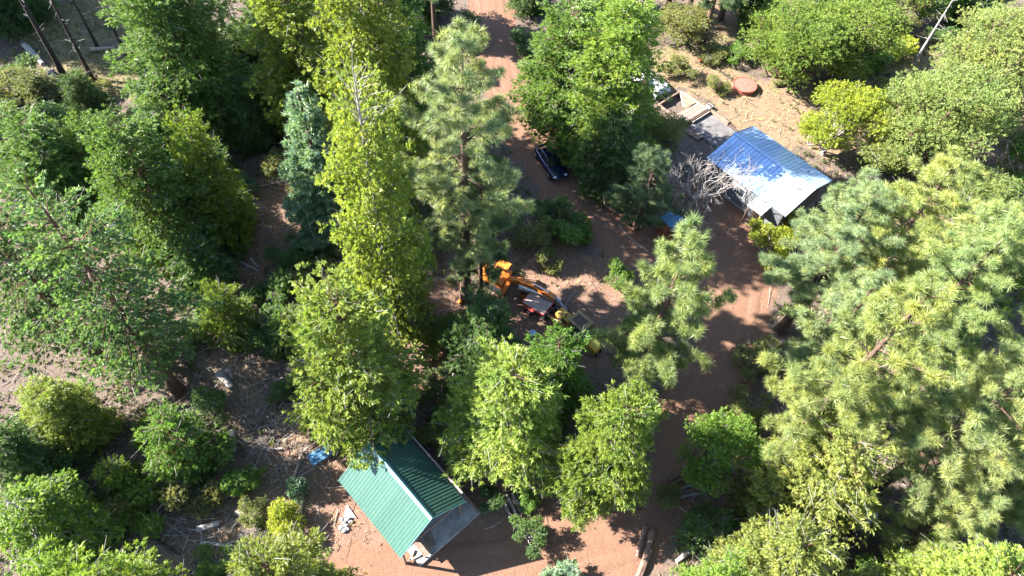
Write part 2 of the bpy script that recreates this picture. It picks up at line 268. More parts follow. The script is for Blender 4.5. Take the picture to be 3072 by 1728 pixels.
LOGS = [
    (-20.67, 22.98, -19.40, 21.88, 0.28, 'bleach', 'thick bleached rotten log below the tall dark conifer'),
    (-20.14, 23.38, -19.63, 22.66, 0.12, 'bleach', 'short bleached log leaning by the thick rotten one'),
    (-18.44, 18.62, -17.96, 17.22, 0.26, 'bleach', 'short bleached log standing out in the dark slash'),
    (-17.24, 22.46, -13.54, 19.53, 0.13, 'brown', 'long brown log running toward the blue sheets'),
    (-13.91, 19.63, -12.74, 18.48, 0.16, 'brown', 'short brown log at the end of the long brown one'),
    (-13.38, 17.23, -13.67, 14.74, 0.1, 'pale', 'pale pole left of the green roof corner'),
    (-12.91, 15.81, -12.29, 12.33, 0.1, 'pale', 'long thin pole with side branch stubs left of the green roof'),
    (-16.40, 15.39, -17.22, 13.73, 0.12, 'brown', 'brown log in the bright patch of slash'),
    (-16.57, 13.31, -14.81, 12.15, 0.19, 'pale', 'pale thick log right of the white chunk'),
    (-18.68, 11.94, -17.42, 12.44, 0.22, 'bleach', 'white chunk of split log in the lower slash'),
    (-18.22, 11.20, -15.71, 11.08, 0.12, 'bleach', 'straight pale log below the white chunk'),
    (-21.26, 12.52, -19.20, 11.50, 0.09, 'pale', 'grey pole left of the white chunk'),
    (-20.17, 11.18, -17.15, 13.43, 0.07, 'brown', 'thin brown pole crossing behind the white chunk'),
    (-22.84, 11.83, -21.60, 12.43, 0.11, 'brown', 'red-brown log beside the sunlit bottom cedar'),
    (-21.25, 11.27, -19.28, 10.45, 0.12, 'burnt', 'charred black log in the lower slash'),
    (-30.00, 16.86, -29.68, 14.81, 0.08, 'pale', 'thin pole in the shaded slash at lower left'),
    (-29.05, 18.08, -28.41, 16.27, 0.13, 'brown', 'dark leaning log in the shaded slash at lower left'),
    (-28.52, 17.41, -27.46, 15.94, 0.09, 'pale', 'forked grey limb beside the dark leaning log'),
    (-31.15, 18.22, -29.98, 18.09, 0.08, 'bleach', 'short white limb under the yellow-green cedar'),
    (-16.79, 16.18, -15.89, 16.16, 0.1, 'bleach', 'short bleached log above the brown log'),
    (-21.85, 15.01, -20.70, 15.56, 0.07, 'pale', 'thin pale pole below the young cedar'),
    (-51.12, 57.83, -48.00, 55.18, 0.28, 'bleach', 'pale thick trunk lying under the burnt trunks, upper piece'),
    (-47.30, 54.48, -44.83, 52.21, 0.28, 'bleach', 'pale thick trunk lying under the burnt trunks, lower piece'),
    (-45.70, 46.52, -45.05, 50.33, 0.16, 'burnt', 'black log lying in the grey brush at upper left'),
    (-44.44, 57.94, -42.23, 58.48, 0.22, 'pale', 'grey log lying behind the grassy patch'),
    (-22.53, 33.37, -20.38, 32.33, 0.11, 'bleach', 'bleached split log on the small red clearing'),
    (-21.31, 33.45, -20.56, 32.73, 0.08, 'bleach', 'short bleached stick beside the split log'),
    (-17.33, 32.93, -17.21, 36.02, 0.08, 'pale', 'leaning pale pole at the edge of the small red clearing'),
    (9.88, 14.31, 9.26, 12.40, 0.17, 'peeled', 'short peeled log, left one of three by the road'),
    (10.36, 14.14, 9.00, 10.70, 0.2, 'peeled', 'long peeled log, middle one of three by the road'),
    (10.15, 12.89, 9.19, 10.54, 0.17, 'peeled', 'pale peeled log, right one of three by the road'),
    (8.82, 40.11, 11.24, 37.43, 0.06, 'pale', 'long thin pole lying across the road by the blue-roofed shed'),
    (8.77, 39.93, 10.04, 38.64, 0.06, 'brown', 'shorter thin pole beside the long one on the road'),
    (11.73, 17.62, 13.18, 18.57, 0.13, 'brown', 'uppermost brown pole of the pole pile'),
    (11.66, 17.20, 13.35, 17.94, 0.13, 'brown', 'second brown pole of the pole pile'),
    (11.58, 16.74, 13.55, 17.58, 0.13, 'grey', 'grey pole lying third in the pole pile'),
    (11.52, 16.41, 13.46, 17.16, 0.13, 'brown', 'fourth brown pole of the pole pile'),
    (11.44, 16.00, 13.59, 16.85, 0.13, 'grey', 'lowest grey pole of the pole pile'),
    (13.28, 13.48, 11.79, 12.27, 0.17, 'bleach', 'bleached log end jutting from the brush at the bottom edge'),
    (-5.17, 34.07, -4.04, 35.04, 0.1, 'bleach', 'bleached log lying at the foot of the tall pine'),
    (-8.51, 26.98, -7.68, 25.84, 0.1, 'pale', 'pale log beside the dead brush right of the yellow cedar'),
    (18.86, 64.87, 21.13, 61.36, 0.1, 'burnt', 'charred log at the edge of the shaded grove'),
]
BRANCHES = [
    (-16.63, 22.72, 3.2, 0.4, 'forked dead branch in the slash left of the big yellow cedar'),
    (-14.77, 17.71, 3.0, 2.2, 'dead branch lying near the long brown log'),
    (-27.14, 16.69, 3.4, 1.2, 'dead branch in the shaded slash at lower left'),
    (-16.63, 11.22, 3.0, 3.3, 'dead branch beside the straight pale log'),
    (-18.62, 11.93, 2.6, 5.0, 'dead branch beside the charred black log'),
    (-6.05, 29.02, 3.4, 0.2, 'dead brush at the foot of the dead-topped cedar'),
    (19.62, 13.59, 3.6, 2.6, 'dead brush beside the bleached log end at the bottom edge'),
    (30.56, 13.05, 3.8, 1.0, 'dead brush in the bottom right corner'),
    (-22.72, 41.40, 2.8, 4.0, 'dead branch at the top of the small red clearing'),
    (-19.72, 24.43, 2.6, 0.9, 'dead branch beside the thick bleached rotten log'),
    (-46.40, 47.48, 3.6, 0.3, 'dead branch in the grey brush at the upper left edge'),
    (31.74, 49.27, 3.0, 5.6, 'dead branch in the shade right of the blue roof'),
]
ROADS = [
    ([(-5.78, 77.11), (-4.46, 69.35), (-3.04, 63.10), (-1.74, 56.18), (0.45, 50.64), (3.24, 46.17), (5.10, 42.44), (8.24, 39.76), (11.55, 37.24), (15.59, 37.21), (18.94, 37.12)], 3.4),
    ([(20.21, 41.67), (19.66, 38.05), (18.52, 33.80), (17.61, 30.28), (15.78, 26.23), (13.22, 22.43), (11.72, 19.30), (10.46, 16.40), (8.25, 13.74), (4.14, 12.30), (-1.29, 10.69), (-7.99, 9.26)], 3.8),
]
PATCHES = [
    (3.58, 33.17, 5.0, 'red'),
    (6.81, 32.69, 4.5, 'red'),
    (1.47, 30.27, 4.0, 'red'),
    (3.72, 27.93, 4.5, 'red'),
    (-21.13, 37.43, 2.6, 'red'),
    (-20.56, 34.06, 2.4, 'red'),
    (-21.56, 30.76, 2.6, 'red'),
    (-21.19, 41.57, 2.2, 'red'),
    (-17.51, 37.80, 2.6, 'red'),
    (-5.90, 26.70, 3.0, 'red'),
    (-8.90, 30.43, 3.0, 'red'),
    (-5.09, 30.03, 3.0, 'red'),
    (-9.32, 13.53, 4.0, 'red'),
    (-5.79, 10.83, 4.0, 'red'),
    (-0.88, 11.68, 5.0, 'red'),
    (2.81, 13.70, 4.0, 'red'),
    (-11.30, 15.48, 2.5, 'red'),
    (6.69, 12.74, 4.0, 'red'),
    (-2.01, 10.40, 5.0, 'red'),
    (27.18, 57.78, 5.0, 'sand'),
    (21.75, 59.60, 4.0, 'sand'),
    (17.41, 61.64, 4.0, 'sand'),
    (29.77, 54.53, 4.0, 'sand'),
    (34.76, 55.68, 4.0, 'sand'),
    (23.94, 55.02, 4.0, 'sand'),
    (15.41, 62.71, 4.0, 'grass'),
    (19.53, 61.90, 3.0, 'grass'),
    (-40.90, 55.14, 4.5, 'grass'),
    (-44.03, 56.01, 4.0, 'grass'),
    (-37.06, 54.37, 4.0, 'grass'),
    (40.00, 68.53, 5.0, 'grass'),
    (19.89, 69.57, 4.0, 'grass'),
    (22.69, 74.50, 5.0, 'sand'),
    (-47.46, 62.24, 6, 'grass'),
    (31.27, 47.16, 4.0, 'duff'),
    (19.26, 42.50, 4.0, 'red'),
    (16.85, 43.19, 4.0, 'red'),
    (21.12, 48.64, 3, 'red'),
    (-17.55, 13.40, 3.0, 'sand'),
    (-19.98, 14.52, 3.0, 'sand'),
    (-14.27, 14.71, 2.5, 'sand'),
    (-21.97, 15.72, 2.5, 'sand'),
    (-19.53, 23.78, 2.5, 'sand'),
    (-13.99, 20.13, 2.2, 'sand'),
    (-14.95, 16.28, 2.0, 'red'),
    (-24.39, 15.80, 2.0, 'sand'),
    (-18.16, 21.01, 2.0, 'sand'),
    (-20.84, 9.70, 3, 'sand'),
    (39.41, 41.34, 3.5, 'sand'),
    (47.57, 60.79, 4, 'sand'),
    (20.93, 12.34, 3, 'red'),
    (18.31, 17.02, 3, 'red'),
]
SLASH = [
    (-16.92, 19.58, 4.5, 0.9),
    (-16.43, 23.07, 3.5, 0.9),
    (-20.57, 23.36, 3.2, 0.6),
    (-14.37, 17.17, 3, 0.9),
    (-27.66, 16.65, 4.0, 0.9),
    (-16.95, 11.44, 3.5, 0.8),
    (-19.15, 12.01, 3, 0.8),
    (-14.06, 11.90, 3, 0.6),
    (-6.32, 29.92, 3, 0.5),
    (-22.12, 37.32, 3, 0.35),
    (-28.65, 9.59, 3, 0.6),
    (13.62, 15.84, 3, 0.5),
    (29.93, 13.50, 3, 0.8),
    (-19.52, 25.82, 3, 0.5),
    (-5.52, 19.64, 2.5, 0.5),
]

# ------------------------------------------------------------------ materials
MATS = {}
def node_mat(name):
    m = bpy.data.materials.new(name)
    m.use_nodes = True
    nt = m.node_tree
    return m, nt, nt.nodes['Principled BSDF'], nt.nodes, nt.links

def ramp(nodes, stops):
    r = nodes.new('ShaderNodeValToRGB')
    e = r.color_ramp.elements
    e[0].position, e[0].color = stops[0][0], (*stops[0][1], 1)
    e[1].position, e[1].color = stops[-1][0], (*stops[-1][1], 1)
    for p, c in stops[1:-1]:
        x = e.new(p); x.color = (*c, 1)
    return r

def plain(name, a, b=None, rough=0.7, metal=0.0, scale=6.0, bump=0.15, stretch=(1, 1, 1), spec=0.3, detail=5.0, bscale=None):
    """noise-varied surface between two colours with fine relief"""
    if name in MATS:
        return MATS[name]
    b = b or tuple(0.65 * x for x in a)
    m, nt, bs, N, L = node_mat(name)
    tc = N.new('ShaderNodeTexCoord')
    mp = N.new('ShaderNodeMapping'); mp.inputs['Scale'].default_value = stretch
    L.new(tc.outputs['Object'], mp.inputs['Vector'])
    nz = N.new('ShaderNodeTexNoise'); nz.inputs['Scale'].default_value = scale; nz.inputs['Detail'].default_value = detail
    nz.inputs['Roughness'].default_value = 0.65
    L.new(mp.outputs[0], nz.inputs['Vector'])
    r = ramp(N, [(0.3, b), (0.68, a)])
    L.new(nz.outputs['Fac'], r.inputs['Fac'])
    oi = N.new('ShaderNodeObjectInfo')
    mr = N.new('ShaderNodeMapRange'); mr.inputs['To Min'].default_value = 0.86; mr.inputs['To Max'].default_value = 1.1
    L.new(oi.outputs['Random'], mr.inputs['Value'])
    hsv = N.new('ShaderNodeHueSaturation'); L.new(r.outputs['Color'], hsv.inputs['Color']); L.new(mr.outputs['Result'], hsv.inputs['Value'])
    L.new(hsv.outputs['Color'], bs.inputs['Base Color'])
    bs.inputs['Roughness'].default_value = rough
    bs.inputs['Metallic'].default_value = metal
    bs.inputs['Specular IOR Level'].default_value = spec
    if bump:
        n2 = N.new('ShaderNodeTexNoise'); n2.inputs['Scale'].default_value = bscale or scale * 4; n2.inputs['Detail'].default_value = 4
        L.new(mp.outputs[0], n2.inputs['Vector'])
        bp = N.new('ShaderNodeBump'); bp.inputs['Strength'].default_value = bump; bp.inputs['Distance'].default_value = 0.03
        L.new(n2.outputs['Fac'], bp.inputs['Height'])
        L.new(bp.outputs[0], bs.inputs['Normal'])
    MATS[name] = m
    return m

def leaf_mat(name, rough=0.5, trans=0.3, spec=0.35, vary=0.45, warm=(1.4, 1.22, 1.0), cool=(0.5, 0.7, 0.75)):
    """foliage: the object's own colour, varied leaf by leaf and sprig by sprig, partly translucent"""
    m, nt, bs, N, L = node_mat(name)
    oi = N.new('ShaderNodeObjectInfo')
    at = N.new('ShaderNodeAttribute'); at.attribute_name = 'rnd'
    tc = N.new('ShaderNodeTexCoord')
    nz = N.new('ShaderNodeTexNoise'); nz.inputs['Scale'].default_value = 0.55; nz.inputs['Detail'].default_value = 3
    L.new(tc.outputs['Object'], nz.inputs['Vector'])
    mixf = N.new('ShaderNodeMath'); mixf.operation = 'MULTIPLY_ADD'; mixf.inputs[1].default_value = 0.55
    L.new(at.outputs['Fac'], mixf.inputs[0])
    sc = N.new('ShaderNodeMath'); sc.operation = 'MULTIPLY_ADD'; sc.inputs[1].default_value = 1.0; sc.inputs[2].default_value = -0.27
    L.new(nz.outputs['Fac'], sc.inputs[0])
    L.new(sc.outputs[0], mixf.inputs[2])
    r = ramp(N, [(0.08, cool), (0.42, (1, 1, 1)), (0.85, warm)])
    L.new(mixf.outputs[0], r.inputs['Fac'])
    mul = N.new('ShaderNodeMix'); mul.data_type = 'RGBA'; mul.blend_type = 'MULTIPLY'; mul.inputs['Factor'].default_value = 1.0
    L.new(oi.outputs['Color'], mul.inputs[6]); L.new(r.outputs['Color'], mul.inputs[7])
    L.new(mul.outputs[2], bs.inputs['Base Color'])
    bs.inputs['Roughness'].default_value = rough
    bs.inputs['Specular IOR Level'].default_value = spec
    tr = N.new('ShaderNodeBsdfTranslucent')
    tw = N.new('ShaderNodeMix'); tw.data_type = 'RGBA'; tw.blend_type = 'MULTIPLY'; tw.inputs['Factor'].default_value = 1.0
    tw.inputs[7].default_value = (1.2, 1.3, 0.65, 1)
    L.new(mul.outputs[2], tw.inputs[6]); L.new(tw.outputs[2], tr.inputs['Color'])
    mx = N.new('ShaderNodeMixShader'); mx.inputs[0].default_value = trans
    L.new(bs.outputs[0], mx.inputs[1]); L.new(tr.outputs[0], mx.inputs[2])
    L.new(mx.outputs[0], N['Material Output'].inputs['Surface'])
    MATS[name] = m
    return m

LEAF = leaf_mat('cedar_foliage', rough=0.5, trans=0.42)
NEEDLE = leaf_mat('pine_needles', rough=0.45, trans=0.4, spec=0.5, warm=(1.45, 1.25, 0.85), cool=(0.5, 0.68, 0.75))
BROAD = leaf_mat('broad_leaves', rough=0.5, trans=0.44)
BARK_C = plain('cedar_bark', (0.16, 0.085, 0.055), (0.06, 0.035, 0.028), rough=0.9, scale=5, stretch=(3, 3, 0.5), bump=0.6)
BARK_P = plain('pine_bark', (0.14, 0.085, 0.06), (0.035, 0.025, 0.022), rough=0.9, scale=4, stretch=(2.5, 2.5, 0.7), bump=0.6)
BARK_G = plain('grey_bark', (0.34, 0.3, 0.28), (0.16, 0.14, 0.135), rough=0.9, scale=5, stretch=(2, 2, 0.6), bump=0.4)
TWIG = plain('dead_twig', (0.42, 0.39, 0.36), (0.2, 0.18, 0.17), rough=0.9, scale=4, bump=0)
BURNT = plain('burnt_bark', (0.06, 0.042, 0.036), (0.014, 0.012, 0.012), rough=0.85, scale=4, stretch=(2, 2, 0.6), bump=0.5)
WOODM = {
    'bleach': plain('bleached_wood', (0.44, 0.40, 0.37), (0.16, 0.135, 0.12), rough=0.85, scale=6, stretch=(4, 4, 0.6), bump=0.5),
    'pale': plain('pale_wood', (0.42, 0.34, 0.27), (0.2, 0.16, 0.13), rough=0.88, scale=6, stretch=(4, 4, 0.6), bump=0.5),
    'brown': plain('brown_log', (0.2, 0.13, 0.1), (0.08, 0.055, 0.045), rough=0.9, scale=6, stretch=(3, 3, 0.6), bump=0.5),
    'burnt': BURNT,
    'grey': plain('grey_log', (0.3, 0.27, 0.25), (0.13, 0.115, 0.11), rough=0.9, scale=6, stretch=(3, 3, 0.6), bump=0.5),
    'peeled': plain('peeled_log', (0.25, 0.16, 0.125), (0.09, 0.05, 0.04), rough=0.8, scale=5, stretch=(3, 3, 0.5), bump=0.4),
}
def vary_mat(name, stops, rough=0.9):
    m, nt, bs, N, L = node_mat(name)
    a = N.new('ShaderNodeAttribute'); a.attribute_name = 'rnd'
    r = ramp(N, stops); L.new(a.outputs['Fac'], r.inputs['Fac']); L.new(r.outputs['Color'], bs.inputs['Base Color'])
    bs.inputs['Roughness'].default_value = rough; bs.inputs['Specular IOR Level'].default_value = 0.15
    return m

LITTER = vary_mat('litter', [(0.0, (0.05, 0.033, 0.025)), (0.45, (0.17, 0.095, 0.06)), (0.8, (0.28, 0.18, 0.115)), (1.0, (0.33, 0.26, 0.19))])
CUTEND = plain('cut_wood_end', (0.36, 0.26, 0.17), (0.2, 0.14, 0.09), rough=0.85, scale=20, bump=0.2)

# ------------------------------------------------------------------ mesh helpers
def link(name, me, mat, parent=None, loc=None, rot=None):
    o = bpy.data.objects.new(name, me)
    COL.objects.link(o)
    if mat is not None and not me.materials:
        me.materials.append(mat)
    if parent is not None:
        o.parent = parent
    if loc is not None:
        o.location = loc
    if rot is not None:
        o.rotation_euler = rot
    return o

def tag(o, label, cat, group=None, kind=None):
    if label: o['label'] = label
    if cat: o['category'] = cat
    if group: o['group'] = group
    if kind: o['kind'] = kind
    return o

def empty(name, loc, rz, label, cat, group=None):
    e = bpy.data.objects.new(name, None)
    e.empty_display_size = 0.3
    COL.objects.link(e)
    e.location = loc
    e.rotation_euler = (0, 0, rz)
    return tag(e, label, cat, group)

def mesh_np(name, V, F, smooth=False, attr=None):
    """V (n,3), F (m,k) faces all of one size"""
    me = bpy.data.meshes.new(name)
    V = np.asarray(V, np.float32); F = np.asarray(F, np.int32)
    k = F.shape[1]
    me.vertices.add(len(V)); me.vertices.foreach_set('co', V.ravel())
    me.loops.add(F.size); me.loops.foreach_set('vertex_index', F.ravel())
    me.polygons.add(len(F)); me.polygons.foreach_set('loop_start', np.arange(0, F.size, k, dtype=np.int32))
    me.polygons.foreach_set('loop_total', np.full(len(F), k, np.int32))
    if smooth:
        me.polygons.foreach_set('use_smooth', np.ones(len(F), bool))
    me.update(calc_edges=True)
    if attr:
        for an, av in attr.items():
            a = me.attributes.new(an, 'FLOAT', 'POINT'); a.data.foreach_set('value', np.asarray(av, np.float32))
    return me

class MB:
    def __init__(self): self.v = []; self.f = []
    def poly(self, pts):
        i = len(self.v); self.v += [tuple(p) for p in pts]; self.f.append(tuple(range(i, i + len(pts)))); return self
    def hexa(self, p):            # 8 points, bottom 4 ccw then top 4
        i = len(self.v); self.v += [tuple(x) for x in p]
        for q in ((3, 2, 1, 0), (4, 5, 6, 7), (0, 1, 5, 4), (1, 2, 6, 5), (2, 3, 7, 6), (3, 0, 4, 7)):
            self.f.append(tuple(i + k for k in q))
        return self
    def box(self, c, s, rz=0.0, taper=1.0):
        x, y, z = s[0] / 2, s[1] / 2, s[2] / 2
        cs, sn = math.cos(rz), math.sin(rz)
        pts = []
        for dz, k in ((-z, 1.0), (z, taper)):
            for dx, dy in ((-x, -y), (x, -y), (x, y), (-x, y)):
                dx *= k; dy *= k
                pts.append((c[0] + dx * cs - dy * sn, c[1] + dx * sn + dy * cs, c[2] + dz))
        return self.hexa(pts)
    def beam(self, p0, p1, w, h):
        p0, p1 = Vector(p0), Vector(p1)
        d = (p1 - p0).normalized()
        up = Vector((0, 0, 1)) if abs(d.z) < 0.95 else Vector((1, 0, 0))
        s = d.cross(up).normalized(); u = s.cross(d).normalized()
        pts = []
        for p in (p0, p1):
            for a, b in ((-1, -1), (1, -1), (1, 1), (-1, 1)):
                pts.append(p + s * a * w / 2 + u * b * h / 2)
        return self.hexa(pts)
    def tube(self, pts, rad, n=8, cap=True):
        rings = []
        prev = None
        for i, p in enumerate(pts):
            p = Vector(p)
            d = (Vector(pts[min(i + 1, len(pts) - 1)]) - Vector(pts[max(i - 1, 0)])).normalized()
            up = Vector((0, 0, 1)) if abs(d.z) < 0.9 else Vector((1, 0, 0))
            s = d.cross(up).normalized(); u = s.cross(d)
            r = rad[i] if isinstance(rad, (list, tuple)) else rad
            st = len(self.v)
            for k in range(n):
                a = 2 * math.pi * k / n
                self.v.append(tuple(p + s * r * math.cos(a) + u * r * math.sin(a)))
            if prev is not None:
                for k in range(n):
                    self.f.append((prev + k, prev + (k + 1) % n, st + (k + 1) % n, st + k))
            elif cap:
                self.f.append(tuple(st + k for k in reversed(range(n))))
            prev = st
        if cap:
            self.f.append(tuple(prev + k for k in range(n)))
        return self
    def prism(self, outline, y0, y1):          # outline in x,z extruded along y
        n = len(outline); i = len(self.v)
        for y in (y0, y1):
            for x, z in outline: self.v.append((x, y, z))
        self.f.append(tuple(i + k for k in range(n))); self.f.append(tuple(i + n + k for k in reversed(range(n))))
        for k in range(n):
            k2 = (k + 1) % n
            self.f.append((i + k2, i + k, i + n + k, i + n + k2))
        return self
    def mesh(self, name, smooth=False):
        me = bpy.data.meshes.new(name); me.from_pydata(self.v, [], self.f); me.update()
        bm = bmesh.new(); bm.from_mesh(me); bmesh.ops.recalc_face_normals(bm, faces=bm.faces); bm.to_mesh(me); bm.free()
        if smooth:
            for p in me.polygons: p.use_smooth = True
        return me
    def build(self, name, mat, parent=None, smooth=False, bevel=0.0, loc=None, rot=None, seg=2):
        o = link(name, self.mesh(name, smooth), mat, parent, loc, rot)
        if bevel:
            b = o.modifiers.new('bevel', 'BEVEL'); b.width = bevel; b.segments = seg; b.limit_method = 'ANGLE'
        return o

def wobble(p, s=1.0, seed=0.0):
    """cheap smooth 2-d noise, about -1..1"""
    x, y = p[..., 0] * s + seed, p[..., 1] * s - seed * 0.7
    return (np.sin(x * 1.3 + 1.7 * np.sin(y * 0.9 + 0.4)) + np.sin(y * 1.7 - 1.1 * np.sin(x * 1.1 + 2.0)) + 0.6 * np.sin(2.3 * x + 3.1 * y) + 0.5 * np.sin(4.1 * x - 2.7 * y + 1.3 * np.sin(3 * y))) / 2.6

# ------------------------------------------------------------------ ground
def seg_dist(P, a, b):
    a = np.array(a); b = np.array(b); d = b - a
    t = np.clip(((P - a) @ d) / (d @ d), 0, 1)
    return np.linalg.norm(P - (a + t[..., None] * d), axis=-1)

def smooth_path(pts, n=10):
    pts = [np.array(p, float) for p in pts]
    pts = [2 * pts[0] - pts[1]] + pts + [2 * pts[-1] - pts[-2]]
    out = []
    for i in range(1, len(pts) - 2):
        p0, p1, p2, p3 = pts[i - 1:i + 3]
        for k in range(n):
            t = k / n
            out.append(0.5 * ((2 * p1) + (-p0 + p2) * t + (2 * p0 - 5 * p1 + 4 * p2 - p3) * t * t + (-p0 + 3 * p1 - 3 * p2 + p3) * t ** 3))
    out.append(pts[-2])
    return np.array(out)

ROAD_PATHS = [(smooth_path(p), w) for p, w in ROADS]

def road_dist(P):
    best = np.full(P.shape[:-1], 1e9)
    for path, w in ROAD_PATHS:
        for a, b in zip(path[:-1:2], path[2::2]):
            best = np.minimum(best, seg_dist(P, a, b) - w / 2)
    return best

def masks(P):
    red = np.zeros(P.shape[:-1]); sand = red.copy(); grass = red.copy()
    wob = 1.0 + 0.35 * wobble(P, 0.9, 3.1) + 0.2 * wobble(P, 2.3, 1.1)
    for x, y, r, k in PATCHES:
        d = np.hypot(P[..., 0] - x, P[..., 1] - y) / (r * wob)
        w = np.clip(1.45 - d, 0, 1) ** 1.0
        w = w * w * (3 - 2 * w)
        if k == 'red': red = np.maximum(red, w)
        elif k == 'sand': sand = np.maximum(sand, w)
        elif k == 'grass': grass = np.maximum(grass, w)
    rd = road_dist(P)
    rw = np.clip(1.0 - (rd - 0.2 + 0.5 * wobble(P, 1.7, 0.3)) / 1.1, 0, 1)
    return red, sand, grass, rw, rd

def slash_w(P):
    s = np.zeros(P.shape[:-1])
    for x, y, r, k in SLASH:
        d = np.hypot(P[..., 0] - x, P[..., 1] - y) / r
        s = np.maximum(s, k * np.clip(1.4 - d, 0, 1))
    return s

def axis(lo, hi, step, far):
    core = np.arange(lo, hi + 1e-6, step)
    out, d, p = [], step * 2, hi
    while p < far: p += d; d *= 1.5; out.append(p)
    neg, d, p = [], step * 2, lo
    while p > -far: p -= d; d *= 1.5; neg.append(p)
    return np.array(neg[::-1] + list(core) + out)

gx, gy = axis(-66, 66, 0.4, 900), axis(0, 92, 0.4, 900)
GX, GY = np.meshgrid(gx, gy)
GP = np.stack([GX, GY], -1)
g_red, g_sand, g_grass, g_road, g_rd = masks(GP)
def ground_z(P, road):
    z = -0.05 + 0.045 * wobble(P, 0.8, 5.0) + 0.03 * wobble(P, 2.1, 2.0) * (1 - 0.7 * road)
    return np.minimum(z, 0.0)
GZ = ground_z(GP, g_road)
ny, nx = GX.shape
idx = np.arange(nx * ny).reshape(ny, nx)
GF = np.stack([idx[:-1, :-1], idx[:-1, 1:], idx[1:, 1:], idx[1:, :-1]], -1).reshape(-1, 4)
ground_me = mesh_np('ground', np.stack([GX, GY, GZ], -1).reshape(-1, 3), GF, smooth=True,
                    attr={'red': g_red.ravel(), 'sand': g_sand.ravel(), 'grass': g_grass.ravel(), 'road': g_road.ravel(), 'slash': slash_w(GP).ravel()})

def ground_material():
    m, nt, bs, N, L = node_mat('forest_soil')
    geo = N.new('ShaderNodeNewGeometry')
    def noise(scale, detail=6, rough=0.65, dist=0.0):
        n = N.new('ShaderNodeTexNoise'); n.inputs['Scale'].default_value = scale; n.inputs['Detail'].default_value = detail
        n.inputs['Roughness'].default_value = rough; n.inputs['Distortion'].default_value = dist
        L.new(geo.outputs['Position'], n.inputs['Vector']); return n.outputs['Fac']
    def attr(n):
        a = N.new('ShaderNodeAttribute'); a.attribute_name = n; return a.outputs['Fac']
    def mix(f, a, b):
        x = N.new('ShaderNodeMix'); x.data_type = 'RGBA'
        L.new(f, x.inputs['Factor']); L.new(a, x.inputs[6]); L.new(b, x.inputs[7]); return x.outputs[2]
    def edge(w, n, lo=0.35, hi=0.65, k=0.5):     # break a mask's edge up with noise
        a = N.new('ShaderNodeMath'); a.operation = 'MULTIPLY_ADD'; a.inputs[1].default_value = k
        L.new(n, a.inputs[0])
        b = N.new('ShaderNodeMath'); b.operation = 'SUBTRACT'; L.new(w, b.inputs[0]); b.inputs[1].default_value = k / 2
        L.new(b.outputs[0], a.inputs[2])
        r = N.new('ShaderNodeMapRange'); r.inputs['From Min'].default_value = lo; r.inputs['From Max'].default_value = hi
        L.new(a.outputs[0], r.inputs['Value']); return r.outputs['Result']
    n_big, n_mid, n_fine, n_dust = noise(0.35, 5), noise(1.6, 7, 0.7), noise(9, 6, 0.75), noise(40, 3, 0.7)
    def two(f, a, b, lo=0.36, hi=0.66):
        r = ramp(N, [(lo, a), (hi, b)]); L.new(f, r.inputs['Fac']); return r.outputs['Color']
    duff = mix(n_mid, two(n_fine, (0.045, 0.034, 0.03), (0.165, 0.125, 0.10)), two(n_dust, (0.07, 0.054, 0.046), (0.21, 0.16, 0.13)))
    redc = mix(n_mid, two(n_fine, (0.09, 0.047, 0.033), (0.23, 0.14, 0.102)), two(n_dust, (0.145, 0.085, 0.06), (0.27, 0.175, 0.13)))
    sandc = mix(n_mid, two(n_fine, (0.10, 0.066, 0.042), (0.25, 0.172, 0.115)), two(n_dust, (0.14, 0.093, 0.06), (0.275, 0.195, 0.132)))
    grassc = mix(n_mid, two(n_fine, (0.08, 0.068, 0.032), (0.21, 0.17, 0.09)), two(n_dust, (0.11, 0.09, 0.045), (0.24, 0.195, 0.115)))
    roadc = mix(n_mid, two(n_fine, (0.10, 0.05, 0.033), (0.215, 0.122, 0.083)), two(n_dust, (0.14, 0.075, 0.05), (0.245, 0.148, 0.103)))
    c = mix(edge(attr('grass'), n_mid), duff, grassc)
    c = mix(edge(attr('red'), n_mid), c, redc)
    c = mix(edge(attr('sand'), n_mid), c, sandc)
    c = mix(edge(attr('road'), n_mid, 0.3, 0.6, 0.35), c, roadc)
    L.new(c, bs.inputs['Base Color'])
    bs.inputs['Roughness'].default_value = 0.95
    bs.inputs['Specular IOR Level'].default_value = 0.1
    b1 = N.new('ShaderNodeBump'); b1.inputs['Strength'].default_value = 0.55; b1.inputs['Distance'].default_value = 0.12
    L.new(n_mid, b1.inputs['Height'])
    b2 = N.new('ShaderNodeBump'); b2.inputs['Strength'].default_value = 0.6; b2.inputs['Distance'].default_value = 0.05
    L.new(n_fine, b2.inputs['Height']); L.new(b1.outputs[0], b2.inputs['Normal'])
    L.new(b2.outputs[0], bs.inputs['Normal'])
    return m
SOIL = ground_material()
ground = link('ground', ground_me, SOIL)
tag(ground, 'forest floor of red soil, needle litter and dry grass', None, kind='structure')

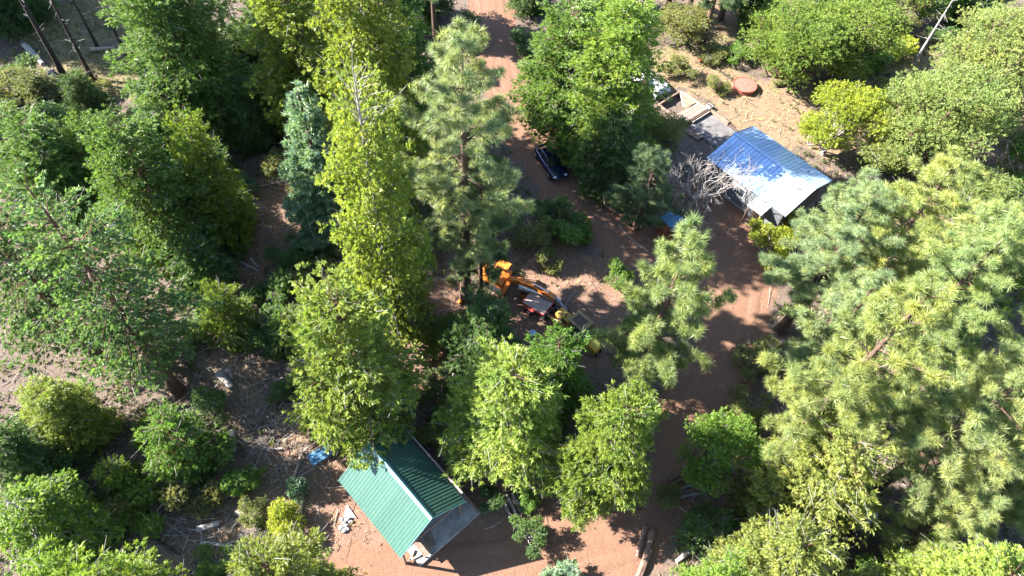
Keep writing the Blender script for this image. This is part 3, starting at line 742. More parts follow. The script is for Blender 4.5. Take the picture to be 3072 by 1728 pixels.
# the dirt tracks: one strip each, with wheel ruts, lying just proud of the forest floor
for ri, (path, w) in enumerate(ROAD_PATHS):
    n = len(path); cols = 13
    tan = np.gradient(path, axis=0); tan /= np.linalg.norm(tan, axis=1)[:, None]
    nor = np.stack([-tan[:, 1], tan[:, 0]], -1)
    s = np.linspace(-1, 1, cols)
    V = np.zeros((n, cols, 3))
    edgew = w / 2 * (1.0 + 0.10 * wobble(path, 1.1, 2.0 + ri))
    V[..., :2] = path[:, None, :] + nor[:, None, :] * (s[None, :, None] * edgew[:, None, None])
    rut = -0.05 * (np.exp(-((s - 0.48) / 0.14) ** 2) + np.exp(-((s + 0.48) / 0.14) ** 2))
    V[..., 2] = 0.012 + rut[None, :] * 0.9 - 0.10 * np.abs(s[None, :]) ** 8 + 0.012 * wobble(V[..., :2], 2.5, 1.0) + ri * 0.006
    P2 = V[..., :2].reshape(-1, 2)
    r_, s_, g_, _, _ = masks(P2)
    ii = np.arange(n * cols).reshape(n, cols)
    F = np.stack([ii[:-1, :-1], ii[1:, :-1], ii[1:, 1:], ii[:-1, 1:]], -1).reshape(-1, 4)
    me = mesh_np('dirt_road', V.reshape(-1, 3), F, smooth=True, attr={'red': r_, 'sand': np.tile(np.clip(-rut * 17, 0, 0.9), n) * np.clip(0.75 + 0.5 * wobble(P2, 0.7, 1.0), 0, 1), 'grass': g_ * 0, 'road': 0.95 - 0.62 * np.tile(np.clip(-rut * 20, 0, 1), n) * np.clip(0.7 + 0.5 * wobble(P2, 0.9, 4.0), 0, 1), 'slash': r_ * 0})
    tag(link('dirt_road', me, SOIL), ['dirt track passing the parked car', 'red dirt track between the pines and the shelter'][ri], None, kind='structure')

# ------------------------------------------------------------------ buildings
GREEN_METAL = plain('green_painted_metal', (0.046, 0.112, 0.09), (0.036, 0.092, 0.075), rough=0.34, metal=0.0, scale=1.2, bump=0.02, spec=0.6)
GREEN_CAP = plain('green_ridge_metal', (0.12, 0.25, 0.245), (0.10, 0.22, 0.21), rough=0.28, scale=2, bump=0.02, spec=0.7)
BLUE_METAL = plain('blue_grey_metal', (0.44, 0.58, 0.80), (0.37, 0.52, 0.77), rough=0.32, metal=0.3, scale=0.9, bump=0.02, spec=0.7)
BLUE_SHEET = plain('blue_sheet_metal', (0.085, 0.22, 0.36), (0.055, 0.15, 0.27), rough=0.4, metal=0.1, scale=2, bump=0.03, spec=0.6)
TRIM = plain('dark_trim', (0.1, 0.1, 0.1), (0.06, 0.06, 0.06), rough=0.6)
SIDING = plain('weathered_siding', (0.17, 0.18, 0.20), (0.09, 0.09, 0.1), rough=0.85, scale=4, stretch=(5, 5, 0.5), bump=0.4)
DARKWOOD = plain('dark_boards', (0.13, 0.09, 0.07), (0.06, 0.045, 0.04), rough=0.85, scale=4, stretch=(5, 5, 0.5), bump=0.4)
LUMBER = plain('grey_lumber', (0.33, 0.28, 0.24), (0.16, 0.135, 0.12), rough=0.85, scale=5, stretch=(1, 6, 6), bump=0.35)
TIMBER = plain('weathered_timber', (0.26, 0.175, 0.13), (0.13, 0.09, 0.07), rough=0.87, scale=4, bump=0.4)
PLYWOOD = plain('plywood', (0.24, 0.18, 0.13), (0.15, 0.11, 0.08), rough=0.8, scale=3, bump=0.15)
CONCRETE = plain('concrete', (0.34, 0.31, 0.29), (0.17, 0.155, 0.145), rough=0.9, scale=2.5, bump=0.25)
WHITE_P = plain('white_paint', (0.78, 0.77, 0.74), (0.6, 0.58, 0.55), rough=0.5, scale=3, bump=0.05)

def roof_panel_mesh(name, width, slope, ribs, rib_h=0.024, thick=0.006, gap=0.006):
    """one ribbed sheet: x across the ribs, y from the ridge (0) down to the eave"""
    prof = [(0.0, 0.0)]
    pitch = width / ribs
    for k in range(ribs):
        c = (k + 0.5) * pitch
        prof += [(c - 0.03, 0.0), (c - 0.012, rib_h), (c + 0.012, rib_h), (c + 0.03, 0.0)]
    prof.append((width - gap, 0.0))
    mb = MB()
    n = len(prof); i = 0
    for y in (0.0, slope):
        for off in (0.0, -thick):
            for x, z in prof: mb.v.append((x, y, z + off))
    for k in range(n - 1):
        mb.f.append((k, k + 1, 2 * n + k + 1, 2 * n + k))                  # top
        mb.f.append((n + k + 1, n + k, 3 * n + k, 3 * n + k + 1))          # underside
        mb.f.append((2 * n + k, 2 * n + k + 1, 3 * n + k + 1, 3 * n + k))  # eave lip
    return mb.mesh(name)

def gable_roof(parent, L, yl, yr, ze, zr, width, ribs, mat, capmat, seed=0, lift=0.0):
    """ridge along x; slopes to +y (yl) and -y (yr), each of separate ribbed sheets"""
    rng = random.Random(seed)
    roof = bpy.data.objects.new('roof', None); COL.objects.link(roof); roof.parent = parent; roof.empty_display_size = 0.2
    for sgn, ye in ((1, yl), (-1, yr)):
        run, rise = ye, zr - ze
        slope = math.hypot(run, rise); ang = math.atan2(rise, run)
        me = roof_panel_mesh('roof_panel', width, slope, ribs, gap=0.034 if seed == 2 else 0.006, rib_h=0.024 if seed == 2 else 0.019)
        me.materials.append(mat)
        n = round(L / width)
        for k in range(n):
            o = link('roof_panel', me, None, roof)
            x = -L / 2 + k * width
            if sgn > 0:
                m = Matrix.Translation((x, 0, zr + rng.uniform(-0.003, 0.003))) @ Matrix.Rotation(-ang, 4, 'X')
            else:
                m = Matrix.Translation((x + width, 0, zr + rng.uniform(-0.003, 0.003))) @ Matrix.Rotation(math.pi, 4, 'Z') @ Matrix.Rotation(-ang, 4, 'X')
            o.matrix_local = m
        # sheathing boards under the sheets
        nx_, nz_ = 0, 0
        mb = MB()
        dz = 0.06
        a = Vector((0, 0, zr - dz)); b = Vector((0, sgn * ye * 0.985, ze + rise * 0.015 - dz))
        e = L / 2 - 0.03
        mb.hexa([(-e, a.y, a.z - 0.05), (e, a.y, a.z - 0.05), (e, b.y, b.z - 0.05), (-e, b.y, b.z - 0.05), (-e, a.y, a.z), (e, a.y, a.z), (e, b.y, b.z), (-e, b.y, b.z)])
        mb.build('roof_deck', DARKWOOD, roof)
        for ex in (-L / 2 - 0.01, L / 2 + 0.01):
            mb = MB(); mb.beam((ex, 0.0, zr - 0.05), (ex, sgn * ye, ze - 0.05), 0.03, 0.16)
            mb.build('gable_trim', capmat if seed == 1 else TRIM, roof)
    mb = MB()
    cw = 0.17
    for sgn, ye in ((1, yl), (-1, yr)):
        t = (zr - ze) / ye
        mb.poly([(-L / 2 - 0.03, 0, zr + 0.06), (L / 2 + 0.03, 0, zr + 0.06), (L / 2 + 0.03, sgn * cw, zr + 0.055 - t * cw), (-L / 2 - 0.03, sgn * cw, zr + 0.055 - t * cw)])
    mb.tube([(-L / 2 - 0.03, 0, zr + 0.05), (L / 2 + 0.03, 0, zr + 0.05)], 0.04, 8)
    mb.build('ridge_cap', capmat, roof)
    return roof

def board_wall(parent, name, p0, p1, z0, z1, n, mat, thick=0.03, seed=0):
    """vertical boards from p0 to p1, each its own piece"""
    rng = random.Random(seed)
    w = bpy.data.objects.new(name, None); COL.objects.link(w); w.parent = parent
    p0, p1 = Vector((*p0, 0)), Vector((*p1, 0)); d = (p1 - p0); Ln = d.length; a = math.atan2(d.y, d.x)
    bw = Ln / n
    me = MB().box((0, 0, 0), (bw * 0.965, thick, z1 - z0)).mesh('board'); me.materials.append(mat)
    side = Vector((-math.sin(a), math.cos(a), 0))
    for k in range(n):
        o = link('board', me, None, w)
        q = p0 + d * ((k + 0.5) / n) + side * rng.uniform(-0.006, 0.006)
        o.location = (q.x, q.y, (z0 + z1) / 2 + rng.uniform(-0.015, 0.015)); o.rotation_euler = (0, 0, a)
    return w

def roof_litter(roof, L, yl, yr, ze, zr, n, seed):
    R_ = np.random.default_rng(seed); V = []
    for _ in range(n):
        x = R_.uniform(-L / 2, L / 2); sgn = 1 if R_.random() < 0.5 else -1; ye = yl if sgn > 0 else yr
        y = R_.random() ** 0.8 * ye * 0.97; z = zr - (zr - ze) * y / ye + 0.012
        a = R_.uniform(0, 6.28); l = R_.uniform(0.02, 0.06); t = (zr - ze) / ye
        dx, dy = math.cos(a) * l, math.sin(a) * l
        for px, py in ((x - dx, y - dy), (x + dy * 0.3, y - dx * 0.3), (x + dx, y + dy)):
            V.append((px, sgn * py, zr - t * py + 0.014 + R_.uniform(0, 0.012)))
    o = link('needle_litter', mesh_np('needle_litter', np.array(V), np.arange(len(V)).reshape(-1, 3), attr={'rnd': np.repeat(R_.random(n), 3)}), LITTER, roof)
    o['kind'] = 'stuff'
# open shelter with the green metal roof -------------------------------------------------
sh = empty('shelter', (-5.895, 14.615, 0), math.radians(136.34), 'timber shelter with a ribbed green metal gable roof and open porch', 'shelter')
roof_litter(gable_roof(sh, 6.3, 2.55, 2.55, 2.56, 4.66, 0.9, 4, GREEN_METAL, GREEN_CAP, seed=1), 6.3, 2.55, 2.55, 2.56, 4.66, 170, 1)
mb = MB(); mb.box((-0.35, -0.8, 0.06), (6.8, 5.0, 0.24)); mb.build('floor_slab', CONCRETE, sh, bevel=0.02)
for x in (-2.95, -0.9, 2.95):
    for y in (-2.25, 2.25):
        mb = MB(); mb.beam((x, y, 0.0), (x, y, 2.62), 0.14, 0.14); mb.build('post', TIMBER, sh, bevel=0.01)
for y in (-2.25, 2.25):
    mb = MB(); mb.beam((-3.05, y, 2.58), (3.05, y, 2.58), 0.14, 0.2); mb.build('eave_beam', TIMBER, sh)
for x in (-2.95, -0.9, 2.95):
    mb = MB(); mb.beam((x, -2.25, 2.48), (x, 2.25, 2.48), 0.1, 0.18); mb.build('tie_beam', TIMBER, sh)
    for s in (-1, 1):
        mb = MB(); mb.beam((x, s * 2.25, 2.6), (x, 0, 4.45), 0.08, 0.16); mb.build('rafter', TIMBER, sh)
board_wall(sh, 'wall', (-0.85, -2.2), (-0.85, 2.2), 0.18, 2.4, 20, DARKWOOD, seed=3)
board_wall(sh, 'wall', (-0.8, 2.2), (2.9, 2.2), 0.18, 2.46, 16, DARKWOOD, seed=4)
board_wall(sh, 'wall', (2.9, 2.15), (2.9, -2.15), 0.18, 2.4, 20, DARKWOOD, seed=5)
board_wall(sh, 'wall', (2.85, -2.2), (-0.8, -2.2), 0.18, 2.46, 16, DARKWOOD, seed=6)
mb = MB(); mb.beam((-3.6, -3.2, 0.27), (3.3, -3.2, 0.27), 0.2, 0.2); mb.build('edge_timber', TIMBER, sh, bevel=0.015)
mb = MB(); mb.beam((-2.6, -2.75, 2.42), (3.4, -2.75, 2.48), 0.12, 0.1); mb.build('gutter_board', LUMBER, sh)
for x in (-2.4, 3.0):
    mb = MB(); mb.beam((x, -2.3, 2.4), (x, -2.75, 2.4), 0.08, 0.06); mb.build('gutter_bracket', LUMBER, sh)

# things on the porch floor
wb = empty('work_bench', (-4.35, 11.85, 0.18), math.radians(136.34), 'small brown wooden bench on the sunlit porch corner of the green shelter', 'bench')
for k in range(3):
    mb = MB(); mb.box((0, -0.2 + 0.2 * k, 0.5), (1.3, 0.18, 0.045)); mb.build('seat_plank', TIMBER, wb)
for x in (-0.5, 0.5):
    for y in (-0.22, 0.22):
        mb = MB(); mb.beam((x, y, 0), (x, y, 0.48), 0.07, 0.07); mb.build('leg', DARKWOOD, wb)
    mb = MB(); mb.beam((x, -0.22, 0.2), (x, 0.22, 0.2), 0.05, 0.05); mb.build('stretcher', DARKWOOD, wb)
pl = MB().box((0, 0, 0.012), (1.0, 0.55, 0.024)).build('plywood_offcut', PLYWOOD, loc=(-4.0, 12.45, 0.185), rot=(0, 0, math.radians(120)))
tag(pl, 'pale plywood offcut lying on the sunlit porch floor', 'plywood')
for k, (x, y, a) in enumerate(((-4.75, 11.25, 30), (-4.95, 11.35, 75))):
    o = MB().box((0, 0, 0.06), (0.75, 0.12, 0.12)).build('firewood_block', WOODM['pale'], loc=(x, y, 0.185), rot=(0, 0, math.radians(a)), bevel=0.012)
    tag(o, ['pale timber block by the shelter\'s front post', 'second timber block beneath the shelter\'s left eave'][k], 'timber')

# blue-roofed house ------------------------------------------------------------------------
HA = math.radians(133.64)
HC = Vector((21.8, 45.61, 0))
ho = empty('house', HC, HA, 'single-storey house with a low ribbed blue-grey metal gable roof', 'house')
roof_litter(gable_roof(ho, 8.7, 3.58, 3.19, 2.95, 3.87, 0.3625, 1, BLUE_METAL, BLUE_METAL, seed=2), 8.7, 3.58, 3.19, 2.95, 3.87, 170, 2)
board_wall(ho, 'wall', (-4.0, 3.1), (4.0, 3.1), 0.25, 2.95, 26, SIDING, seed=8)
board_wall(ho, 'wall', (4.0, 3.1), (4.0, -2.75), 0.25, 2.95, 19, SIDING, seed=9)
board_wall(ho, 'wall', (4.0, -2.75), (-4.0, -2.75), 0.25, 2.95, 26, SIDING, seed=10)
board_wall(ho, 'wall', (-4.0, -2.75), (-4.0, 3.1), 0.25, 2.95, 19, DARKWOOD, seed=11)
for x in (-4.0, 4.0):
    mb = MB(); s = 0.02 if x > 0 else -0.02
    mb.hexa([(x - .02, -2.75, 2.94), (x + .02, -2.75, 2.94), (x + .02, 3.1, 2.94), (x - .02, 3.1, 2.94), (x - .02, -0.1, 3.72), (x + .02, -0.1, 3.72), (x + .02, 0.1, 3.72), (x - .02, 0.1, 3.72)])
    mb.build('gable_wall', DARKWOOD, ho)
mb = MB(); mb.box((0, 0.175, 0.12), (8.1, 5.95, 0.26)); mb.build('foundation', CONCRETE, ho)
d = MB().box((-1.9, 3.13, 1.28), (0.95, 0.05, 2.05)).build('door', DARKWOOD, ho)
MB().box((-1.55, 3.18, 1.25), (0.05, 0.05, 0.05)).build('handle', TRIM, d)
for x in (0.4, 2.5):
    w_ = MB().box((x, 3.13, 1.7), (1.1, 0.06, 0.9)).build('window', WHITE_P, ho)
    MB().box((x, 3.17, 1.7), (0.98, 0.02, 0.78)).build('pane', plain('window_glass', (0.03, 0.04, 0.05), (0.02, 0.03, 0.04), rough=0.08, bump=0, spec=0.8), w_)
def house_pt(u, v, z=0.0):
    return HC + Vector((math.cos(HA) * u - math.sin(HA) * v, math.sin(HA) * u + math.cos(HA) * v, z))
aw = bpy.data.objects.new('porch_awning', None); COL.objects.link(aw); aw.parent = ho
mb = MB(); mb.hexa([(-2.75, 3.14, 2.36), (-1.25, 3.14, 2.36), (-1.25, 4.35, 2.16), (-2.75, 4.35, 2.16), (-2.75, 3.14, 2.40), (-1.25, 3.14, 2.40), (-1.25, 4.35, 2.20), (-2.75, 4.35, 2.20)]); mb.build('awning_sheet', WHITE_P, aw)
for x in (-2.65, -1.35):
    mb = MB(); mb.beam((x, 4.25, 0), (x, 4.25, 2.17), 0.08, 0.08); mb.build('awning_post', TIMBER, aw)
for k in range(3):
    mb = MB(); mb.box((-2.0, 3.45 + 0.3 * k, 0.2 - 0.06 * k), (1.3, 0.28, 0.06)); mb.build('step', TIMBER, ho)
for (u, v) in ((-3.35, 0.9), (-1.4, 0.9), (-2.6, -1.7)):       # vent stubs on the sheets
    t = (3.87 - 2.95) / (3.58 if v > 0 else 3.19)
    z = 3.87 - abs(v) * t
    mb = MB(); mb.tube([(u, v, z - 0.05), (u, v, z + 0.16)], 0.045, 8); mb.tube([(u, v, z + 0.16), (u, v, z + 0.21)], [0.08, 0.05], 8); mb.build('vent_pipe', TRIM, ho)

# unfinished deck behind the house ------------------------------------------------------------
dk = empty('deck_frame', house_pt(8.5, -2.4), HA, 'unfinished timber deck frame and slab behind the blue-roofed house', 'deck')
def D(u, v, z): return (u - 8.5, v + 2.4, z)
mb = MB(); p = [D(4.7, -4.3, 0), D(9.75, -4.3, 0), D(9.75, -1.1, 0), D(4.7, -1.1, 0)]
mb.hexa([(x, y, -0.05) for x, y, z in p][::1] + [(x, y, 0.2) for x, y, z in p]); mb.build('slab', plain('dark_concrete', (0.15, 0.14, 0.14), (0.075, 0.07, 0.07), rough=0.9, scale=1.6, bump=0.25), dk)
for k in range(3):
    mb = MB(); mb.beam(D(9.9, -4.5, 0.12 + 0.17 * k), D(9.9, -1.6, 0.12 + 0.17 * k), 0.22 - 0.05 * k, 0.15); mb.build('stacked_timber', DARKWOOD, dk, bevel=0.01)
mb = MB(); mb.beam(D(9.72, -4.25, 0.42), D(9.72, -1.7, 0.42), 0.10, 0.10); mb.build('pale_rail', LUMBER, dk)
for k in range(2):
    mb = MB(); mb.beam(D(7.5, -4.48 - 0.16 * k, 0.3 - 0.1 * k), D(9.75, -4.48 - 0.16 * k, 0.3 - 0.1 * k), 0.14, 0.5 - 0.2 * k); mb.build('side_timber', TIMBER if k == 0 else DARKWOOD, dk, bevel=0.01)
mb = MB(); mb.beam(D(5.2, -4.6, 0.15), D(7.4, -4.55, 0.15), 0.12, 0.3); mb.build('side_timber', DARKWOOD, dk)
for k in range(6):
    mb = MB(); mb.beam(D(10.15 + 0.2 * k, -4.2, 0.5 + 0.004 * (k % 2)), D(10.15 + 0.2 * k, -0.2 - 0.12 * (k % 3), 0.5), 0.185, 0.045); mb.build('deck_plank', LUMBER if k % 2 else TIMBER, dk)
mb = MB(); mb.hexa([D(13.45, -4.0, 0.5), D(11.2, -4.0, 0.5), D(11.4, -2.6, 0.5), D(11.6, -2.55, 0.5), D(13.45, -4.0, 0.52), D(11.2, -4.0, 0.52), D(11.4, -2.6, 0.52), D(11.6, -2.55, 0.52)]); mb.build('corner_sheet', PLYWOOD, dk)
mb = MB(); mb.beam(D(13.55, -4.12, 0.45), D(11.66, -2.55, 0.47), 0.12, 0.14); mb.build('brace_timber', LUMBER, dk)
for a, b, m_ in (((13.6, -4.2), (10.1, -4.3), LUMBER), ((13.6, -4.2), (13.5, -0.9), TIMBER), ((13.5, -0.9), (11.4, -0.8), TIMBER), ((11.35, -4.2), (11.35, -0.3), TIMBER)):
    mb = MB(); mb.beam(D(*a, 0.42), D(*b, 0.42), 0.16, 0.2); mb.build('frame_timber', m_, dk, bevel=0.01)
    mb = MB(); mb.beam(D(*a, 0.15), D(*b, 0.15), 0.05, 0.36); mb.build('skirt_board', DARKWOOD, dk)
for k in range(3):
    mb = MB(); mb.beam(D(13.3 - 0.9 * k, -4.62, 0.1), D(12.2 - 0.9 * k, -4.66, 0.1), 0.2, 0.16); mb.build('side_timber', LUMBER, dk, bevel=0.01)
for k in range(3):
    mb = MB(); mb.beam(D(7.9, -0.95 + 0.22 * k, 0.12), D(9.9, -0.95 + 0.22 * k, 0.13), 0.16, 0.1); mb.build('loose_plank', TIMBER, dk)
cb = empty('concrete_block', house_pt(10.35, -5.05), HA, 'grey hollow concrete block at the deck frame\'s corner', 'block')
for s in (-1, 1):
    MB().box((0, s * 0.19, 0.2), (0.62, 0.07, 0.4)).build('face_shell', CONCRETE, cb)
    MB().box((s * 0.275, 0, 0.2), (0.07, 0.31, 0.4)).build('end_web', CONCRETE, cb)
MB().box((0.02, 0, 0.2), (0.07, 0.31, 0.4)).build('middle_web', CONCRETE, cb)

# small blue-roofed shed -----------------------------------------------------------------------
SA = math.radians(-49)
ss = empty('wood_shed', (13.15, 39.35, 0), SA, 'small open shed with a blue metal lean-to roof behind the roadside pine', 'shed')
for k in range(3):
    me = roof_panel_mesh('roof_panel', 0.66, 1.5, 3, rib_h=0.022); me.materials.append(BLUE_SHEET)
    o = link('roof_panel', me, None, ss); o.matrix_local = Matrix.Translation((-1.0 + 0.66 * k, -0.75, 2.0 + 0.002 * k)) @ Matrix.Rotation(math.radians(9), 4, 'X')
for x in (-0.9, 0.9):
    for y, z in ((-0.62, 1.98), (0.6, 2.17)):
        mb = MB(); mb.beam((x, y, 0), (x, y, z), 0.1, 0.1); mb.build('post', plain('red_brown_wood', (0.26, 0.09, 0.045), (0.13, 0.05, 0.03), rough=0.8, scale=5, bump=0.3), ss)
for y, z in ((-0.62, 1.92), (0.6, 2.11)):
    mb = MB(); mb.beam((-1, y, z), (1, y, z), 0.08, 0.12); mb.build('roof_beam', MATS['red_brown_wood'], ss)
for k in range(7):
    mb = MB(); mb.beam((-0.98, -0.68, 0.2 + 0.2 * k), (0.98, -0.68, 0.2 + 0.2 * k), 0.03, 0.185); mb.build('board', MATS['red_brown_wood'], ss)
for k in range(8):
    mb = MB(); mb.beam((0.95, -0.6, 0.2 + 0.2 * k), (0.95, 0.6, 0.2 + 0.2 * k), 0.03, 0.185); mb.build('board', MATS['red_brown_wood'], ss)

# white metal shed among the right-hand cedars ----------------------------------------------------
SHEETW = plain('white_sheet_metal', (0.72, 0.75, 0.78), (0.45, 0.48, 0.52), rough=0.4, metal=0.2, scale=2.5, bump=0.15)
ws = empty('metal_shed', (23.45, 15.6, 0), math.radians(38), 'small shed with a buckled white metal roof among the cedars at lower right', 'shed')
for k in range(3):
    me = roof_panel_mesh('roof_panel', 0.55, 1.35, 4, rib_h=0.03); me.materials.append(SHEETW)
    o = link('roof_panel', me, None, ws); o.matrix_local = Matrix.Translation((-0.83 + 0.55 * k, -0.7, 2.12 + 0.015 * k)) @ Matrix.Rotation(math.radians(6 - 5 * k), 4, 'X') @ Matrix.Rotation(math.radians(-3 + 3 * k), 4, 'Y')
for a, b, n in (((-0.75, -0.6), (0.75, -0.6), 6), ((0.75, -0.6), (0.75, 0.6), 5), ((0.75, 0.6), (-0.75, 0.6), 6), ((-0.75, 0.6), (-0.75, -0.6), 5)):
    board_wall(ws, 'wall', a, b, 0.0, 2.05, n, DARKWOOD, seed=n)

# round platform ---------------------------------------------------------------------------------
RUST = plain('rusty_steel', (0.34, 0.12, 0.085), (0.2, 0.065, 0.045), rough=0.75, metal=0.2, scale=5, bump=0.25)
rp = empty('round_platform', (22.25, 60.2, 0), 0.3, 'round rust-red metal platform on the bare ground behind the house', 'platform')
mb = MB(); mb.tube([(0, 0, -0.05), (0, 0, 0.42)], 1.2, 48); mb.build('drum', RUST, rp)
mb = MB()
for k in range(48):
    a0, a1 = 2 * math.pi * k / 48, 2 * math.pi * (k + 1) / 48
    ri, ro = 1.16, 1.26
    mb.hexa([(ri * math.cos(a0), ri * math.sin(a0), 0.40), (ro * math.cos(a0), ro * math.sin(a0), 0.40), (ro * math.cos(a1), ro * math.sin(a1), 0.40), (ri * math.cos(a1), ri * math.sin(a1), 0.40),
             (ri * math.cos(a0), ri * math.sin(a0), 0.47), (ro * math.cos(a0), ro * math.sin(a0), 0.47), (ro * math.cos(a1), ro * math.sin(a1), 0.47), (ri * math.cos(a1), ri * math.sin(a1), 0.47)])
mb.build('rim', RUST, rp)
mb = MB(); mb.tube([(0, 0, 0.40), (0, 0, 0.435)], 1.15, 40); mb.build('top', plain('dusty_red_top', (0.27, 0.135, 0.105), (0.19, 0.09, 0.07), rough=0.85, scale=3, bump=0.2), rp)
rng = random.Random(4)
for k in range(7):
    a = rng.uniform(0, 6.3); r = rng.uniform(0.1, 0.9); l = rng.uniform(0.2, 0.5); b = rng.uniform(0, 3.1)
    x, y = r * math.cos(a), r * math.sin(a)
    mb = MB(); mb.beam((x, y, 0.45), (x + l * math.cos(b), y + l * math.sin(b), 0.455), 0.035, 0.03); mb.build('scrap_stick', LUMBER, rp)

# ------------------------------------------------------------------ machines and vehicles
ORANGE = plain('orange_paint', (0.72, 0.21, 0.025), (0.5, 0.13, 0.02), rough=0.5, scale=4, bump=0.08, spec=0.4)
YELLOW = plain('faded_yellow_paint', (0.42, 0.27, 0.05), (0.24, 0.14, 0.035), rough=0.6, scale=4, bump=0.1)
OLIVE = plain('rusty_yellow_sheet', (0.30, 0.22, 0.09), (0.17, 0.10, 0.05), rough=0.65, scale=3, bump=0.12)
STEEL = plain('dark_steel', (0.06, 0.06, 0.07), (0.03, 0.028, 0.028), rough=0.55, metal=0.4, scale=6, bump=0.15)
GREYST = plain('grey_steel', (0.2, 0.21, 0.25), (0.12, 0.12, 0.14), rough=0.5, metal=0.3, scale=5, bump=0.1)
CHROME = plain('bright_steel', (0.6, 0.6, 0.62), (0.5, 0.5, 0.5), rough=0.25, metal=0.9, bump=0)
RUBBER = plain('rubber', (0.03, 0.03, 0.03), (0.018, 0.018, 0.018), rough=0.9, scale=8, bump=0.3)
REDP = plain('red_trailer_paint', (0.38, 0.05, 0.04), (0.22, 0.035, 0.03), rough=0.55, scale=4, bump=0.08)
PINKWOOD = plain('dusty_bed_boards', (0.52, 0.39, 0.34), (0.36, 0.26, 0.22), rough=0.9, scale=4, bump=0.3)

def track(parent, y, L, w, h, mat=STEEL):
    """one crawler track: a rounded belt with shoes and wheels"""
    n = 14; r = h / 2
    out = [(L / 2 - r + r * math.cos(a), r + r * math.sin(a)) for a in [(-math.pi / 2 + math.pi * k / 6) for k in range(7)]]
    out += [(-L / 2 + r + r * math.cos(a), r + r * math.sin(a)) for a in [(math.pi / 2 + math.pi * k / 6) for k in range(7)]]
    mb = MB(); mb.prism(out, y - w / 2, y + w / 2); t = mb.build('track', mat, parent)
    per = []
    for k in range(len(out)):
        a, b = out[k], out[(k + 1) % len(out)]
        m = max(1, round(math.hypot(b[0] - a[0], b[1] - a[1]) / 0.16))
        for j in range(m):
            f = (j + 0.5) / m
            per.append((a[0] + (b[0] - a[0]) * f, a[1] + (b[1] - a[1]) * f, math.atan2(b[1] - a[1], b[0] - a[0])))
    mb = MB()
    for x, z, a in per:
        nx_, nz_ = math.sin(a), -math.cos(a)
        c, s = math.cos(a) * 0.055, math.sin(a) * 0.055
        p = []
        for dz in (0.0, 0.035):
            for dx, yy in ((-1, -1), (1, -1), (1, 1), (-1, 1)):
                p.append((x + dx * c + nx_ * dz, y + yy * (w / 2 + 0.015), z + dx * s + nz_ * dz))
        mb.hexa(p)
    mb.build('track_shoes', mat, t)
    for x in np.linspace(-L / 2 + r, L / 2 - r, 4):
        mb = MB(); mb.tube([(x, y - w / 2 - 0.02, r), (x, y + w / 2 + 0.02, r)], r * 0.62, 14); mb.build('roller', mat, t)
    return t

# orange excavator lying under the tall pine
ex = empty('excavator', (-1.3, 33.1, 0), math.radians(-28), 'old orange crawler excavator with its boom laid out under the tall pine', 'excavator')
track(ex, -0.75, 2.5, 0.38, 0.62); track(ex, 0.75, 2.5, 0.38, 0.62)
mb = MB(); mb.box((0, 0, 0.42), (1.5, 1.2, 0.3)); mb.tube([(0, 0, 0.5), (0, 0, 0.74)], 0.55, 20); mb.build('undercarriage', STEEL, ex)
mb = MB(); mb.prism([(-1.25, 0.74), (0.95, 0.74), (0.95, 1.25), (0.5, 1.42), (-1.05, 1.46), (-1.25, 1.2)], -0.85, 0.85); body = mb.build('body', ORANGE, ex, bevel=0.05)
for k in range(5):
    mb = MB(); mb.box((-0.95 + 0.12 * k, 0.3, 1.475), (0.05, 0.7, 0.02)); mb.build('grille_slat', STEEL, body)
mb = MB(); mb.box((0.25, -0.45, 1.47), (0.9, 0.6, 0.05)); mb.build('engine_hatch', ORANGE, body, bevel=0.02)
mb = MB(); mb.tube([(-0.5, -0.5, 1.44), (-0.5, -0.5, 1.8)], 0.05, 10); mb.build('exhaust_pipe', STEEL, ex)
for (x, y) in ((-0.1, 0.15), (-0.1, 0.8), (0.75, 0.15), (0.75, 0.8)):
    mb = MB(); mb.beam((x, y, 1.3), (x, y, 2.05), 0.05, 0.05); mb.build('cab_post', STEEL, ex)
mb = MB(); mb.box((0.33, 0.48, 2.07), (1.0, 0.78, 0.05)); mb.build('cab_roof', ORANGE, ex, bevel=0.02)
mb = MB(); mb.box((0.2, 0.48, 1.6), (0.42, 0.45, 0.14)); mb.box((0.0, 0.48, 1.82), (0.1, 0.45, 0.42)); mb.build('seat', STEEL, ex, bevel=0.03)
mb = MB()
prev = None
boom_prof = [((1.0, 1.25), 0.34), ((2.2, 1.85), 0.42), ((3.4, 2.05), 0.38), ((5.3, 1.98), 0.26)]
for (x0, z0), h0 in boom_prof: pass
for i in range(3):
    (x0, z0), h0 = boom_prof[i]; (x1, z1), h1 = boom_prof[i + 1]
    mb.hexa([(x0, -0.22, z0 - h0 / 2), (x1, -0.22, z1 - h1 / 2), (x1, 0.22, z1 - h1 / 2), (x0, 0.22, z0 - h0 / 2), (x0, -0.22, z0 + h0 / 2), (x1, -0.22, z1 + h1 / 2), (x1, 0.22, z1 + h1 / 2), (x0, 0.22, z0 + h0 / 2)])
mb.build('boom', ORANGE, ex)
mb = MB(); mb.tube([(1.1, 0.24, 0.98), (2.3, 0.24, 1.55)], 0.06, 10); mb.build('boom_cylinder', CHROME, ex)
mb = MB(); mb.tube([(3.2, 0, 2.34), (4.7, 0, 2.26)], 0.06, 10); mb.build('stick_cylinder', CHROME, ex)
mb = MB(); mb.hexa([(5.0, -0.12, 1.78), (6.35, -0.1, 1.05), (6.35, 0.1, 1.05), (5.0, 0.12, 1.78), (5.1, -0.12, 2.2), (6.45, -0.1, 1.25), (6.45, 0.1, 1.25), (5.1, 0.12, 2.2)]); mb.build('stick', GREYST, ex)
